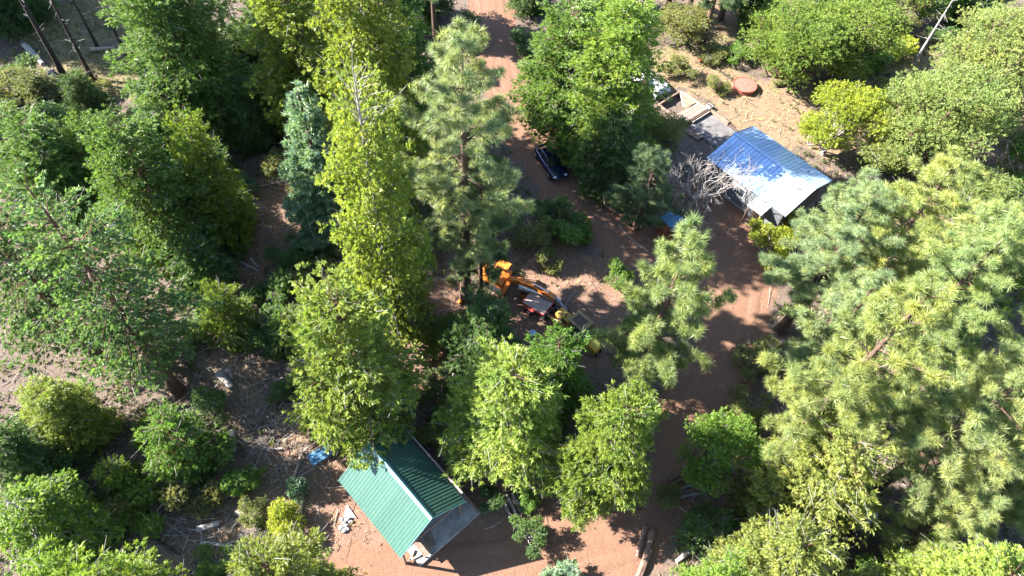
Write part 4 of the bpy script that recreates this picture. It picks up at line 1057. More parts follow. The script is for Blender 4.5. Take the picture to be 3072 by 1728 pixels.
mb = MB(); mb.prism([(6.3, 1.2), (6.55, 0.95), (6.5, 0.5), (6.2, 0.25), (5.85, 0.3), (6.0, 0.4), (6.22, 0.6), (6.2, 0.95)], -0.35, 0.35); bk = mb.build('bucket', STEEL, ex)
for y in (-0.28, -0.09, 0.09, 0.28):
    mb = MB(); mb.hexa([(5.68, y - .03, 0.26), (5.9, y - .04, 0.27), (5.9, y + .04, 0.27), (5.68, y + .03, 0.26), (5.68, y - .03, 0.29), (5.9, y - .04, 0.34), (5.9, y + .04, 0.34), (5.68, y + .03, 0.29)]); mb.build('bucket_tooth', GREYST, bk)
mb = MB(); mb.hexa([(1.0, -1.55, 0.5), (1.35, -1.5, 0.5), (1.45, -0.2, 1.0), (1.1, -0.2, 1.0), (1.0, -1.55, 0.72), (1.35, -1.5, 0.72), (1.45, -0.2, 1.3), (1.1, -0.2, 1.3)]); mb.build('side_arm', ORANGE, ex, bevel=0.02)

# long white beam on cribbing
wbm = empty('steel_beam', (2.2, 31.72, 0), math.radians(-20), 'long white-painted beam propped beside the orange boom', 'beam')
mb = MB(); mb.box((0, 0.0, 0.98), (3.5, 0.34, 0.05)); mb.box((0, 0.0, 0.85), (3.5, 0.05, 0.22)); mb.box((0, 0, 0.72), (3.5, 0.34, 0.05)); mb.build('beam_body', WHITE_P, wbm)
for x in (-1.3, 1.35):
    for k in range(4):
        mb = MB(); a = k % 2
        for s in (-0.17, 0.17):
            mb.beam((x - 0.3, s, 0.085 + 0.17 * k) if a else (x + s, -0.3, 0.085 + 0.17 * k), (x + 0.3, s, 0.085 + 0.17 * k) if a else (x + s, 0.3, 0.085 + 0.17 * k), 0.14, 0.165)
        mb.build('cribbing', DARKWOOD, wbm)

# red trailer
rt = empty('red_trailer', (2.08, 30.9, 0), math.radians(-31), 'small red flatbed trailer with dusty boards below the orange boom', 'trailer')
for k in range(7):
    mb = MB(); mb.box((0, -0.57 + 0.19 * k, 0.72), (2.0, 0.178, 0.035)); mb.build('bed_board', PINKWOOD, rt)
mb = MB()
for y in (-0.7, 0.7): mb.box((0, y, 0.70), (2.1, 0.06, 0.16))
for x in (-1.03, 1.03): mb.box((x, 0, 0.70), (0.06, 1.34, 0.16))
mb.build('frame', REDP, rt)
for y in (-0.84, 0.84):
    mb = MB(); mb.tube([(-0.2, y - 0.1, 0.33), (-0.2, y + 0.1, 0.33)], 0.33, 20); w_ = mb.build('wheel', RUBBER, rt, bevel=0.03)
    mb = MB(); mb.tube([(-0.2, y - 0.11, 0.33), (-0.2, y + 0.11, 0.33)], 0.17, 16); mb.build('rim', WHITE_P, w_)
    mb = MB(); mb.box((-0.2, y, 0.7), (0.75, 0.24, 0.03)); mb.build('mudguard', REDP, rt)
mb = MB(); mb.tube([(-0.2, -0.8, 0.33), (-0.2, 0.8, 0.33)], 0.04, 8); mb.build('axle', STEEL, rt)
mb = MB(); mb.beam((1.0, -0.4, 0.62), (1.9, 0, 0.5), 0.07, 0.07); mb.beam((1.0, 0.4, 0.62), (1.9, 0, 0.5), 0.07, 0.07); mb.build('drawbar', REDP, rt)
of = empty('orange_frame', (1.05, 31.95, 0), math.radians(-10), 'small orange steel frame on the ground by the red trailer', 'frame')
for a, b in (((-0.35, -0.25, 0.3), (0.35, -0.25, 0.3)), ((-0.35, 0.25, 0.3), (0.35, 0.25, 0.3)), ((-0.35, -0.3, 0.3), (-0.35, 0.3, 0.3)), ((0.35, -0.3, 0.3), (0.35, 0.3, 0.3)), ((0, -0.25, 0.3), (0, 0.25, 0.3))):
    mb = MB(); mb.beam(a, b, 0.09, 0.06 + 0.002 * len(of.children)); mb.build('rail', ORANGE, of)
for x in (-0.35, 0.35):
    for y in (-0.25, 0.25):
        mb = MB(); mb.beam((x, y, 0), (x, y, 0.27), 0.05, 0.05); mb.build('leg', ORANGE, of)

# yellow crawler loader with a canopy
ld = empty('crawler_loader', (5.0, 28.75, 0), math.radians(138), 'faded yellow crawler loader with a square sheet-metal canopy', 'loader')
track(ld, -0.72, 2.7, 0.36, 0.72); track(ld, 0.72, 2.7, 0.36, 0.72)
mb = MB(); mb.box((-0.2, 0, 0.75), (2.6, 1.0, 0.5)); mb.build('chassis', STEEL, ld, bevel=0.03)
mb = MB(); mb.prism([(0.35, 0.95), (1.75, 0.95), (1.75, 1.38), (1.55, 1.5), (0.35, 1.56)], -0.36, 0.36); hd = mb.build('hood', YELLOW, ld, bevel=0.04)
mb = MB(); mb.tube([(0.9, 0.12, 1.5), (0.9, 0.12, 2.0)], 0.05, 10); mb.build('exhaust_pipe', STEEL, hd)
mb = MB(); mb.box((1.77, 0, 1.15), (0.04, 0.62, 0.4)); mb.build('radiator', STEEL, hd)
for s in (-1, 1):
    mb = MB(); mb.box((1.0, s * 0.375, 1.15), (0.8, 0.02, 0.28)); mb.build('side_louvre', STEEL, hd)
mb = MB(); mb.box((-0.35, 0, 1.15), (0.5, 0.55, 0.14)); mb.box((-0.62, 0, 1.45), (0.1, 0.55, 0.5)); mb.build('seat', STEEL, ld, bevel=0.03)
mb = MB(); mb.box((0.05, 0.0, 1.3), (0.1, 0.6, 0.5)); mb.build('dashboard', YELLOW, ld, bevel=0.02)
for (x, y) in ((-1.05, -0.55), (-1.05, 0.55), (0.2, -0.55), (0.2, 0.55)):
    mb = MB(); mb.beam((x, y, 0.95), (x, y, 2.3), 0.07, 0.07); mb.build('canopy_post', YELLOW, ld)
cn = MB().box((-0.42, 0, 2.33), (1.55, 1.3, 0.07)).build('canopy', OLIVE, ld, bevel=0.02)
MB().box((-0.36, 0.02, 2.368), (0.95, 0.78, 0.012)).build('rust_plate', plain('dark_rust', (0.12, 0.08, 0.06), (0.07, 0.05, 0.045), rough=0.85, scale=5, bump=0.2), cn)
for s in (-1, 1):
    mb = MB(); mb.hexa([(0.4, s * 0.5 - .06, 1.0), (2.35, s * 0.5 - .06, 0.4), (2.35, s * 0.5 + .06, 0.4), (0.4, s * 0.5 + .06, 1.0), (0.4, s * 0.5 - .06, 1.25), (2.4, s * 0.5 - .06, 0.58), (2.4, s * 0.5 + .06, 0.58), (0.4, s * 0.5 + .06, 1.25)]); mb.build('lift_arm', OLIVE, ld)
mb = MB(); mb.prism([(2.3, 0.1), (2.35, 0.75), (2.45, 0.75), (2.5, 0.2), (3.0, 0.12), (3.0, 0.05)], -0.85, 0.85); mb.build('bucket', STEEL, ld)
mb = MB(); mb.hexa([(-2.5, -0.4, 0.35), (-1.5, -0.4, 0.55), (-1.5, 0.4, 0.55), (-2.5, 0.4, 0.35), (-2.5, -0.35, 0.75), (-1.5, -0.35, 0.95), (-1.5, 0.35, 0.95), (-2.5, 0.35, 0.75)]); mb.build('rear_ripper', plain('bright_yellow_paint', (0.6, 0.36, 0.03), (0.42, 0.24, 0.03), rough=0.5, scale=4, bump=0.08), ld, bevel=0.04)
for y in (-0.25, 0.25):
    mb = MB(); mb.hexa([(-2.6, y - .05, 0.0), (-2.5, y - .05, 0.0), (-2.5, y + .05, 0.0), (-2.6, y + .05, 0.0), (-2.6, y - .05, 0.6), (-2.35, y - .05, 0.6), (-2.35, y + .05, 0.6), (-2.6, y + .05, 0.6)]); mb.build('ripper_tooth', STEEL, ld)

# orange fuel can and blue drum
oc = empty('fuel_can', (-3.95, 30.75, 0), 0.5, 'orange plastic fuel can at the foot of the tall pine', 'fuel can')
mb = MB(); mb.prism([(-0.2, 0), (0.2, 0), (0.2, 0.38), (0.1, 0.48), (-0.14, 0.48), (-0.2, 0.4)], -0.13, 0.13); mb.build('can', ORANGE, oc, bevel=0.03)
mb = MB(); mb.tube([(0.14, 0, 0.44), (0.26, 0, 0.58)], 0.03, 8); mb.build('spout', RUBBER, oc)
mb = MB(); mb.beam((-0.12, 0, 0.56), (0.08, 0, 0.56), 0.04, 0.04); mb.beam((-0.12, 0, 0.47), (-0.12, 0, 0.56), 0.04, 0.04); mb.beam((0.08, 0, 0.47), (0.08, 0, 0.56), 0.04, 0.04); mb.build('handle', ORANGE, oc)
bd = empty('blue_drum', (1.84, 28.1, 0), 0.0, 'small blue drum in shade behind the dense green cedar', 'drum')
mb = MB(); mb.tube([(0, 0, 0), (0, 0, 0.03), (0, 0, 0.25), (0, 0, 0.27), (0, 0, 0.5), (0, 0, 0.52), (0, 0, 0.75)], [0.27, 0.28, 0.27, 0.29, 0.27, 0.29, 0.27], 20); mb.build('barrel', plain('blue_plastic', (0.04, 0.1, 0.25), (0.03, 0.07, 0.18), rough=0.4), bd)
mb = MB(); mb.tube([(0, 0, 0.75), (0, 0, 0.79)], [0.285, 0.27], 20); mb.build('lid', plain('pale_blue_plastic', (0.35, 0.45, 0.6), (0.28, 0.36, 0.5), rough=0.4), bd)

# dark parked car
PAINT = plain('navy_car_paint', (0.012, 0.016, 0.05), (0.010, 0.013, 0.042), rough=0.18, metal=0.3, bump=0, spec=0.8)
GLASS = plain('car_glass', (0.012, 0.015, 0.02), (0.01, 0.012, 0.016), rough=0.06, bump=0, spec=0.9)
car = empty('parked_car', (2.62, 46.75, 0), math.radians(-63), 'dark navy saloon car parked on the dirt track in shade', 'car')
secs = [(-2.25, 0.55, 0.45, 0.72), (-2.1, 0.75, 0.36, 0.92), (-1.5, 0.86, 0.30, 0.98), (-0.6, 0.89, 0.28, 0.96), (0.4, 0.90, 0.28, 0.94), (1.1, 0.88, 0.29, 0.90), (1.8, 0.82, 0.32, 0.80), (2.15, 0.68, 0.38, 0.68), (2.27, 0.5, 0.45, 0.58)]
V, F = [], []
for x, w, zb, zt in secs:
    ring = [(-w * 0.86, zb), (w * 0.86, zb), (w, zb + 0.12), (w, (zb + zt) / 2 + 0.05), (w * 0.93, zt - 0.05), (w * 0.7, zt), (0, zt + 0.025), (-w * 0.7, zt), (-w * 0.93, zt - 0.05), (-w, (zb + zt) / 2 + 0.05), (-w, zb + 0.12)]
    V += [(x, y, z) for y, z in ring]
k = 11
for i in range(len(secs) - 1):
    for j in range(k):
        F.append((i * k + j, i * k + (j + 1) % k, (i + 1) * k + (j + 1) % k, (i + 1) * k + j))
F += [tuple(range(k))[::-1], tuple((len(secs) - 1) * k + j for j in range(k))]
mb = MB(); mb.v = V; mb.f = F
bodyo = mb.build('body', PAINT, car, smooth=True)
sub = bodyo.modifiers.new('sub', 'SUBSURF'); sub.levels = 1; sub.render_levels = 1
mb = MB(); mb.hexa([(-1.75, -0.74, 0.92), (1.0, -0.74, 0.88), (1.0, 0.74, 0.88), (-1.75, 0.74, 0.92), (-1.05, -0.56, 1.40), (0.15, -0.57, 1.41), (0.15, 0.57, 1.41), (-1.05, 0.56, 1.40)]); mb.build('cabin_glass', GLASS, car, bevel=0.06)
mb = MB(); mb.hexa([(-1.08, -0.57, 1.395), (0.17, -0.58, 1.405), (0.17, 0.58, 1.405), (-1.08, 0.57, 1.395), (-1.0, -0.5, 1.45), (0.08, -0.5, 1.46), (0.08, 0.5, 1.46), (-1.0, 0.5, 1.45)]); mb.build('roof', PAINT, car, bevel=0.03)
for s in (-1, 1):
    for a, b in (((0.98, s * 0.735, 0.9), (0.14, s * 0.565, 1.42)), ((-0.35, s * 0.755, 0.92), (-0.42, s * 0.575, 1.41)), ((-1.72, s * 0.735, 0.93), (-1.04, s * 0.565, 1.41))):
        mb = MB(); mb.beam(a, b, 0.06, 0.05); mb.build('pillar', PAINT, car)
    mb = MB(); mb.box((0.7, s * 0.98, 0.98), (0.12, 0.2, 0.13)); mb.build('wing_mirror', PAINT, car, bevel=0.03)
    mb = MB(); mb.box((2.06, s * 0.52, 0.66), (0.22, 0.3, 0.12), rz=-s * 0.35); mb.build('headlight', plain('headlight_glass', (0.55, 0.58, 0.65), (0.5, 0.5, 0.55), rough=0.1, bump=0, spec=0.8), car, bevel=0.03)
    mb = MB(); mb.box((-2.16, s * 0.5, 0.78), (0.1, 0.34, 0.12), rz=s * 0.25); mb.build('tail_light', plain('tail_light_red', (0.3, 0.01, 0.01), (0.2, 0.01, 0.01), rough=0.2, bump=0), car, bevel=0.02)
    for x in (-1.38, 1.4):
        mb = MB(); mb.tube([(x, s * 0.68, 0.33), (x, s * 0.9, 0.33)], 0.33, 22); w_ = mb.build('wheel', RUBBER, car, bevel=0.03)
        mb = MB(); mb.tube([(x, s * 0.895, 0.33), (x, s * 0.915, 0.33)], [0.23, 0.21], 18); mb.build('rim', CHROME, w_)
mb = MB(); mb.box((2.24, 0, 0.5), (0.06, 0.8, 0.1)); mb.build('grille', CHROME, car, bevel=0.01)
mb = MB(); mb.box((-2.24, 0, 0.66), (0.03, 0.52, 0.12)); mb.build('number_plate', WHITE_P, car)

# tarped utility trailer and the yellow camper beside it, both half under the broad tree
TARP = plain('grey_white_tarp', (0.66, 0.68, 0.72), (0.36, 0.38, 0.44), rough=0.45, scale=2.2, bump=0.3)
ut = empty('utility_trailer', (12.75, 58.9, 0), math.radians(-58), 'grey utility trailer half covered by a crumpled white tarp under the broad tree', 'trailer')
for k in range(8):
    mb = MB(); mb.box((-0.1, -0.72 + 0.205 * k, 0.75), (3.1, 0.19, 0.04)); mb.build('bed_board', plain('grey_bed_board', (0.3, 0.29, 0.3), (0.18, 0.17, 0.18), rough=0.85, scale=5, bump=0.3), ut)
for y in (-0.86, 0.86):
    mb = MB(); mb.box((-0.1, y, 0.86), (3.2, 0.05, 0.36)); mb.build('side_board', DARKWOOD, ut)
    mb = MB(); mb.tube([(0, y - 0.12 + (0.2 if y > 0 else -0.2), 0.34), (0, y + 0.12 + (0.2 if y > 0 else -0.2), 0.34)], 0.34, 18); mb.build('wheel', RUBBER, ut)
mb = MB(); mb.beam((1.5, -0.5, 0.6), (2.6, 0, 0.5), 0.08, 0.08); mb.beam((1.5, 0.5, 0.6), (2.6, 0, 0.5), 0.08, 0.08); mb.build('drawbar', STEEL, ut)
n = 18
xs, ys = np.meshgrid(np.linspace(0.1, 1.75, n), np.linspace(-1.1, 0.95, n))
P_ = np.stack([xs, ys], -1)
zz = 1.05 + 0.22 * np.clip(1 - ((xs - 0.9) / 0.9) ** 2, 0, 1) * np.clip(1 - (ys / 1.1) ** 2, 0, 1) + 0.10 * wobble(P_, 4.0, 1.0) + 0.05 * wobble(P_, 9.0, 2.0) - 0.55 * np.clip((np.abs(ys) - 0.85) / 0.2, 0, 1) - 0.3 * np.clip((xs - 1.5) / 0.25, 0, 1)
ii = np.arange(n * n).reshape(n, n)
tp = link('tarpaulin', mesh_np('tarpaulin', np.stack([xs, ys, zz], -1).reshape(-1, 3), np.stack([ii[:-1, :-1], ii[:-1, 1:], ii[1:, 1:], ii[1:, :-1]], -1).reshape(-1, 4), smooth=True), TARP, loc=(12.75, 58.9, 0), rot=(0, 0, math.radians(-58)))
s_ = tp.modifiers.new('solid', 'SOLIDIFY'); s_.thickness = 0.01
tag(tp, 'crumpled grey-white tarpaulin draped over the utility trailer', 'tarpaulin')
mb = MB(); mb.beam((-1.2, -0.95, 1.1), (-0.5, 1.3, 1.12), 0.07, 0.05); o = mb.build('loose_board', LUMBER, loc=(12.75, 58.9, 0), rot=(0, 0, math.radians(-58))); tag(o, 'loose pale board laid across the utility trailer', 'board')
ym = empty('camper', (9.9, 58.2, 0), math.radians(20), 'yellow and white camper trailer mostly hidden under the broad tree', 'camper')
mb = MB(); mb.prism([(-1.6, 0.5), (1.6, 0.5), (1.75, 1.2), (1.5, 1.9), (-1.6, 1.9), (-1.7, 1.2)], -0.95, 0.95); mb.build('body', plain('camper_yellow', (0.62, 0.42, 0.12), (0.5, 0.32, 0.09), rough=0.45, bump=0.05), ym, bevel=0.08)
mb = MB(); mb.box((-0.05, 0, 1.93), (3.1, 1.86, 0.08)); mb.build('roof', WHITE_P, ym, bevel=0.03)
for y in (-0.97, 0.97):
    mb = MB(); mb.box((-0.5, y, 1.4), (0.8, 0.03, 0.5)); mb.build('window', GLASS, ym)
    mb = MB(); mb.tube([(0, y - 0.1, 0.32), (0, y + 0.04, 0.32)], 0.32, 18); mb.build('wheel', RUBBER, ym)
mb = MB(); mb.box((0.7, -0.965, 1.15), (0.62, 0.03, 1.2)); mb.build('door', WHITE_P, ym)
mb = MB(); mb.beam((1.6, 0, 0.55), (2.5, 0, 0.5), 0.09, 0.09); mb.build('drawbar', STEEL, ym)

# ------------------------------------------------------------------ lumber, sheets, stones
ls = [((0.73, 14.83), (1.17, 14.12)), ((0.95, 15.25), (1.53, 14.27)), ((1.22, 15.27), (1.71, 14.63)), ((1.58, 15.09), (2.16, 14.52)), ((1.83, 15.16), (2.24, 14.77))]
names = ['leftmost grey plank of the lumber stack', 'long grey plank second from the left in the lumber stack', 'brownish plank in the middle of the lumber stack', 'wide pale plank second from the right in the lumber stack', 'pale plank at the right end of the lumber stack']
for k, (a, b) in enumerate(ls):
    mb = MB(); d_ = Vector((b[0] - a[0], b[1] - a[1], 0)); a2 = Vector((*a, 0)) - d_ * 0.45
    mb.beam((a2.x, a2.y, 0.28 + 0.01 * k), (b[0], b[1], 0.26), 0.17 if k != 3 else 0.24, 0.09)
    tag(mb.build('plank', LUMBER if k != 2 else TIMBER), names[k], 'plank', 'planks of the lumber stack')
for k, (a, b) in enumerate((((0.55, 15.05), (1.95, 15.85)), ((0.9, 14.4), (2.25, 15.05)))):
    mb = MB(); mb.beam((*a, 0.1), (*b, 0.1), 0.16, 0.22); tag(mb.build('bearer', DARKWOOD), ['dark bearer under the far end of the lumber stack', 'dark bearer under the near end of the lumber stack'][k], 'timber')
for k, (x, y) in enumerate(((0.75, 15.6), (1.05, 15.8), (1.35, 15.95))):
    mb = MB(); mb.beam((x, y, 0.36), (x + 0.25, y - 0.45, 0.37), 0.15, 0.13); tag(mb.build('offcut', LUMBER, bevel=0.01), ['left', 'middle', 'right'][k] + ' of three short grey offcuts behind the lumber stack', 'offcut', 'offcuts behind the lumber stack')

bs = empty('sheet_stack', (-11.55, 17.85, 0), math.radians(38), 'stack of blue ribbed metal sheets on the ground behind the green shelter', 'metal sheets')
me = roof_panel_mesh('sheet', 0.8, 2.3, 4, rib_h=0.03); me.materials.append(BLUE_SHEET)
for k in range(4):
    o = link('sheet', me, None, bs); o.location = (0.95 - 0.02 * k, -0.42 + 0.015 * k, 0.16 + 0.045 * k); o.rotation_euler = (0, 0, math.radians(90 + (-2, 1.5, -1, 2.5)[k]))
for x in (-1.0, 0.6):
    MB().beam((x, -0.55, 0.06), (x, 0.5, 0.06), 0.1, 0.12).build('bearer', TIMBER, bs)
for k, (a, b, lab) in enumerate((((-12.14, 16.82), (-10.2, 18.6), 'long grey board leaning along the blue metal sheets'), ((-12.75, 17.1), (-12.1, 17.75), 'short grey board at the left end of the blue metal sheets'), ((-13.3, 17.75), (-12.4, 18.5), 'thin yellow-brown board beyond the blue metal sheets'))):
    mb = MB(); mb.beam((*a, 0.10), (*b, 0.14), (0.14, 0.3, 0.06)[k], 0.04); tag(mb.build('board', (LUMBER, LUMBER, PLYWOOD)[k]), lab, 'board')
mb = MB(); mb.hexa([(-9.66, 14.27, 0.02), (-9.72, 13.53, 0.02), (-8.87, 13.46, 0.02), (-8.92, 13.5, 0.02), (-9.66, 14.27, 0.05), (-9.72, 13.53, 0.05), (-8.87, 13.46, 0.05), (-8.92, 13.5, 0.05)])
tag(mb.build('board_offcut', WHITE_P), 'white triangular board lying left of the green roof', 'board')
STONE = plain('grey_stone', (0.38, 0.36, 0.37), (0.22, 0.21, 0.22), rough=0.9, scale=6, bump=0.5)
rng = random.Random(12)
def stone(x, y, r, lab, sc=(1, 1, .6)):
    bm = bmesh.new(); bmesh.ops.create_icosphere(bm, subdivisions=2, radius=r)
    for v in bm.verts:
        f = 1 + 0.22 * math.sin(v.co.x * 9 / r * 0.3 + x * 5) + 0.18 * math.sin(v.co.y * 3 / r + y * 3) + rng.uniform(-.06, .06)
        v.co = Vector((v.co.x * sc[0], v.co.y * sc[1], v.co.z * sc[2])) * f
    me = bpy.data.meshes.new('stone'); bm.to_mesh(me); bm.free()
    o = link('stone', me, STONE, loc=(x, y, r * sc[2] * 0.5), rot=(0, 0, rng.uniform(0, 3))); tag(o, lab, 'stone', 'grey stones beside the white board')
for k in range(13):
    x = -9.62 + rng.uniform(-0.3, 0.42); y = 12.95 + rng.uniform(-0.5, 0.5)
    stone(x, y, rng.uniform(0.08, 0.17), 'grey stone of the small heap left of the green roof')
mb = MB(); mb.beam((-10.17, 13.98, 0.03), (-10.21, 12.87, 0.03), 0.05, 0.04); tag(mb.build('stake', LUMBER), 'thin grey stake lying beside the stone heap', 'stake')
mb = MB(); mb.tube([(-3.63, 23.2, -0.05), (-3.66, 23.22, 1.2), (-3.63, 23.25, 2.3)], [0.13, 0.11, 0.08], 10); tag(mb.build('white_post', WOODM['bleach'], smooth=True), 'bleached standing post right of the big yellow cedar', 'post')
st = empty('stump', (9.55, 15.7, 0), 0.4, 'small black stump at the edge of the dirt road', 'stump')
mb = MB(); mb.tube([(0, 0, -0.05), (0, 0, 0.1), (0.02, 0.01, 0.35), (0.02, 0.02, 0.48)], [0.3, 0.22, 0.18, 0.16], 12); mb.build('stump_body', BURNT, st)
mb = MB(); mb.tube([(0.02, 0.02, 0.48), (0.02, 0.02, 0.49)], 0.14, 12); mb.build('cut_face', BARK_G, st)
mb = MB(); mb.tube([(20.3, 66.0, 0.02), (20.5, 66.1, 0.6)], [0.05, 0.05], 6); tag(mb.build('white_stake', WHITE_P), 'short white stake in the shaded grove', 'stake')
rb = empty('red_bucket', (18.2, 64.2, 0), 0, 'small red bucket in the shaded grove above the trailer', 'bucket')
mb = MB(); mb.tube([(0, 0, 0), (0, 0, 0.42)], [0.2, 0.26], 16, cap=False); mb.tube([(0, 0, 0.0), (0, 0, 0.02)], 0.2, 16); mb.build('pail', REDP, rb)
mb = MB(); mb.tube([(0.26 * math.cos(a), 0, 0.42 + 0.2 * math.sin(a)) for a in np.linspace(0, math.pi, 9)], 0.012, 6); mb.build('handle', STEEL, rb)
gb = empty('green_bin', (21.35, 41.75, 0), 0.6, 'small green bin beside the steps of the blue-roofed house', 'bin')
mb = MB(); mb.box((0, 0, 0.3), (0.38, 0.38, 0.6), taper=1.15); mb.build('bin_body', plain('green_plastic', (0.02, 0.22, 0.07), (0.015, 0.16, 0.05), rough=0.4), gb, bevel=0.03)
mb = MB(); mb.box((0, 0, 0.62), (0.48, 0.48, 0.05)); mb.build('lid', MATS['green_plastic'], gb, bevel=0.02)

# ------------------------------------------------------------------ trees
TINTS = {
    'yellow': (0.215, 0.27, 0.055), 'lime': (0.175, 0.25, 0.045), 'green': (0.135, 0.215, 0.05), 'dark': (0.09, 0.155, 0.048), 'deep': (0.115, 0.19, 0.07),
    'pale': (0.215, 0.25, 0.065), 'blue': (0.17, 0.26, 0.175), 'pine': (0.225, 0.28, 0.14), 'pinepale': (0.225, 0.28, 0.11), 'pineyellow': (0.25, 0.285, 0.095),
    'pinedark': (0.10, 0.15, 0.075), 'leaf': (0.165, 0.235, 0.042), 'leafpale': (0.19, 0.24, 0.075), 'yellowleaf': (0.27, 0.30, 0.035),
    'olive': (0.18, 0.195, 0.065), 'leafmid': (0.12, 0.215, 0.038), 'grey': (0.2, 0.19, 0.13), 'brown': (0.2, 0.15, 0.1)}

def unit(v): return v / np.maximum(np.linalg.norm(v, axis=-1, keepdims=True), 1e-9)

def expand(TV, TF, pos, d, nrm, scale, rng, jit=0.25):
    """copy a small template (x along d, z along nrm) to every position; returns verts, tris, per-vertex random"""
    d = unit(d); s = unit(np.cross(nrm, d)); u = np.cross(d, s)
    m, n = len(pos), len(TV)
    V = pos[:, None, :] + scale[:, None, None] * (TV[None, :, 0, None] * d[:, None, :] + TV[None, :, 1, None] * s[:, None, :] + TV[None, :, 2, None] * u[:, None, :])
    F = TF[None] + (np.arange(m) * n)[:, None, None]
    base = rng.random(m)
    per_face = rng.random((m, len(TF)))
    R = np.repeat(base[:, None], n, 1)
    R = R * (1 - jit) + jit * rng.random((m, n))
    return V.reshape(-1, 3), F.reshape(-1, 3), R.ravel()

def fan_template(rng, leaves, spread, l0, l1, w, curl=0.25, two=True):
    V, F = [], []
    for k in range(leaves):
        a = (k / max(1, leaves - 1) - 0.5) * 2 * spread + rng.normal(0, 0.12)
        st = rng.uniform(0.0, 0.35)
        l = rng.uniform(l0, l1) * (1 - 0.35 * abs(a) / max(spread, .1))
        dx, dy = math.cos(a), math.sin(a)
        z0, z1 = rng.normal(0, 0.10), rng.normal(-curl * 0.4, 0.24)
        i = len(V)
        b = np.array([st * 0.8, 0, 0])
        tip = b + np.array([dx * l, dy * l, z1]); mid = b + np.array([dx * l * 0.55, dy * l * 0.55, z0 + 0.05])
        sd = np.array([-dy, dx, rng.normal(0, 1.1)]) * w
        V += [b, mid + sd, tip, mid - sd]
        F += [(i, i + 1, i + 2), (i, i + 2, i + 3)] if two else [(i, i + 1, i + 2)]
    return np.array(V), np.array(F)

def needle_template(rng, n, w=0.02, back=-0.35):
    V, F = [], []
    for k in range(n):
        c = rng.uniform(back, 1.0); a = rng.uniform(0, 2 * math.pi); s = math.sqrt(max(0, 1 - c * c))
        dr = np.array([c, s * math.cos(a), s * math.sin(a)]); l = rng.uniform(0.75, 1.0)
        side = unit(np.cross(dr, rng.normal(size=3))) * w
        i = len(V); o = dr * 0.05
        V += [o - side, o + side, dr * l]
        F.append((i, i + 1, i + 2))
    return np.array(V), np.array(F)

def tubes_np(S, n=4):
    """S rows: x0 y0 z0 x1 y1 z1 r0 r1 -> open prisms"""
    S = np.asarray(S, float)
    p0, p1, r0, r1 = S[:, :3], S[:, 3:6], S[:, 6], S[:, 7]
    d = unit(p1 - p0); ref = np.where(np.abs(d[:, 2:3]) < 0.9, np.array([[0, 0, 1.0]]), np.array([[1.0, 0, 0]]))
    s = unit(np.cross(d, ref)); u = np.cross(s, d)
    a = np.arange(n) * 2 * np.pi / n
    ring = np.cos(a)[None, :, None] * s[:, None, :] + np.sin(a)[None, :, None] * u[:, None, :]
    V = np.concatenate([p0[:, None] + ring * r0[:, None, None], p1[:, None] + ring * r1[:, None, None]], 1)
    k = np.arange(n); k2 = (k + 1) % n
    T = np.stack([k, k2, n + k2, n + k], -1)
    F = T[None] + (np.arange(len(S)) * 2 * n)[:, None, None]
    return V.reshape(-1, 3), F.reshape(-1, 4)

def trunk_segs(h, r, rng, lean=0.25, n=10, top=0.02):
    pts = []
    ox, oy = rng.normal(0, lean, 2)
    for i in range(n + 1):
        t = i / n
        pts.append(np.array([ox * math.sin(t * 2.2) * 0.5, oy * t * t * 0.5, t * h - (0.08 if i == 0 else 0)]))
    rad = [r * (1.35 if i == 0 else 1.0) * (1 - i / n) ** 0.85 + top for i in range(n + 1)]
    S = [(*pts[i], *pts[i + 1], rad[i], rad[i + 1]) for i in range(n)]
    axis_fn = lambda z: np.stack([np.interp(z, [p[2] for p in pts], [p[0] for p in pts]), np.interp(z, [p[2] for p in pts], [p[1] for p in pts]), z], -1)
    return S, axis_fn

def finish(name, segs_big, segs_small, crown, bark):
    V1, F1 = tubes_np(segs_big, 8)
    if len(segs_small):
        V2, F2 = tubes_np(segs_small, 3)
        V1 = np.concatenate([V1, V2]); 
        F1 = np.concatenate([F1, F2 + (len(V1) - len(V2))])
    tm = mesh_np(name + '_trunk', V1, F1, smooth=True); tm.materials.append(bark)
    cm = None
    if crown is not None:
        V, F, R, mat = crown
        cm = mesh_np(name + '_crown', V, F, attr={'rnd': R}); cm.materials.append(mat)
    return tm, cm

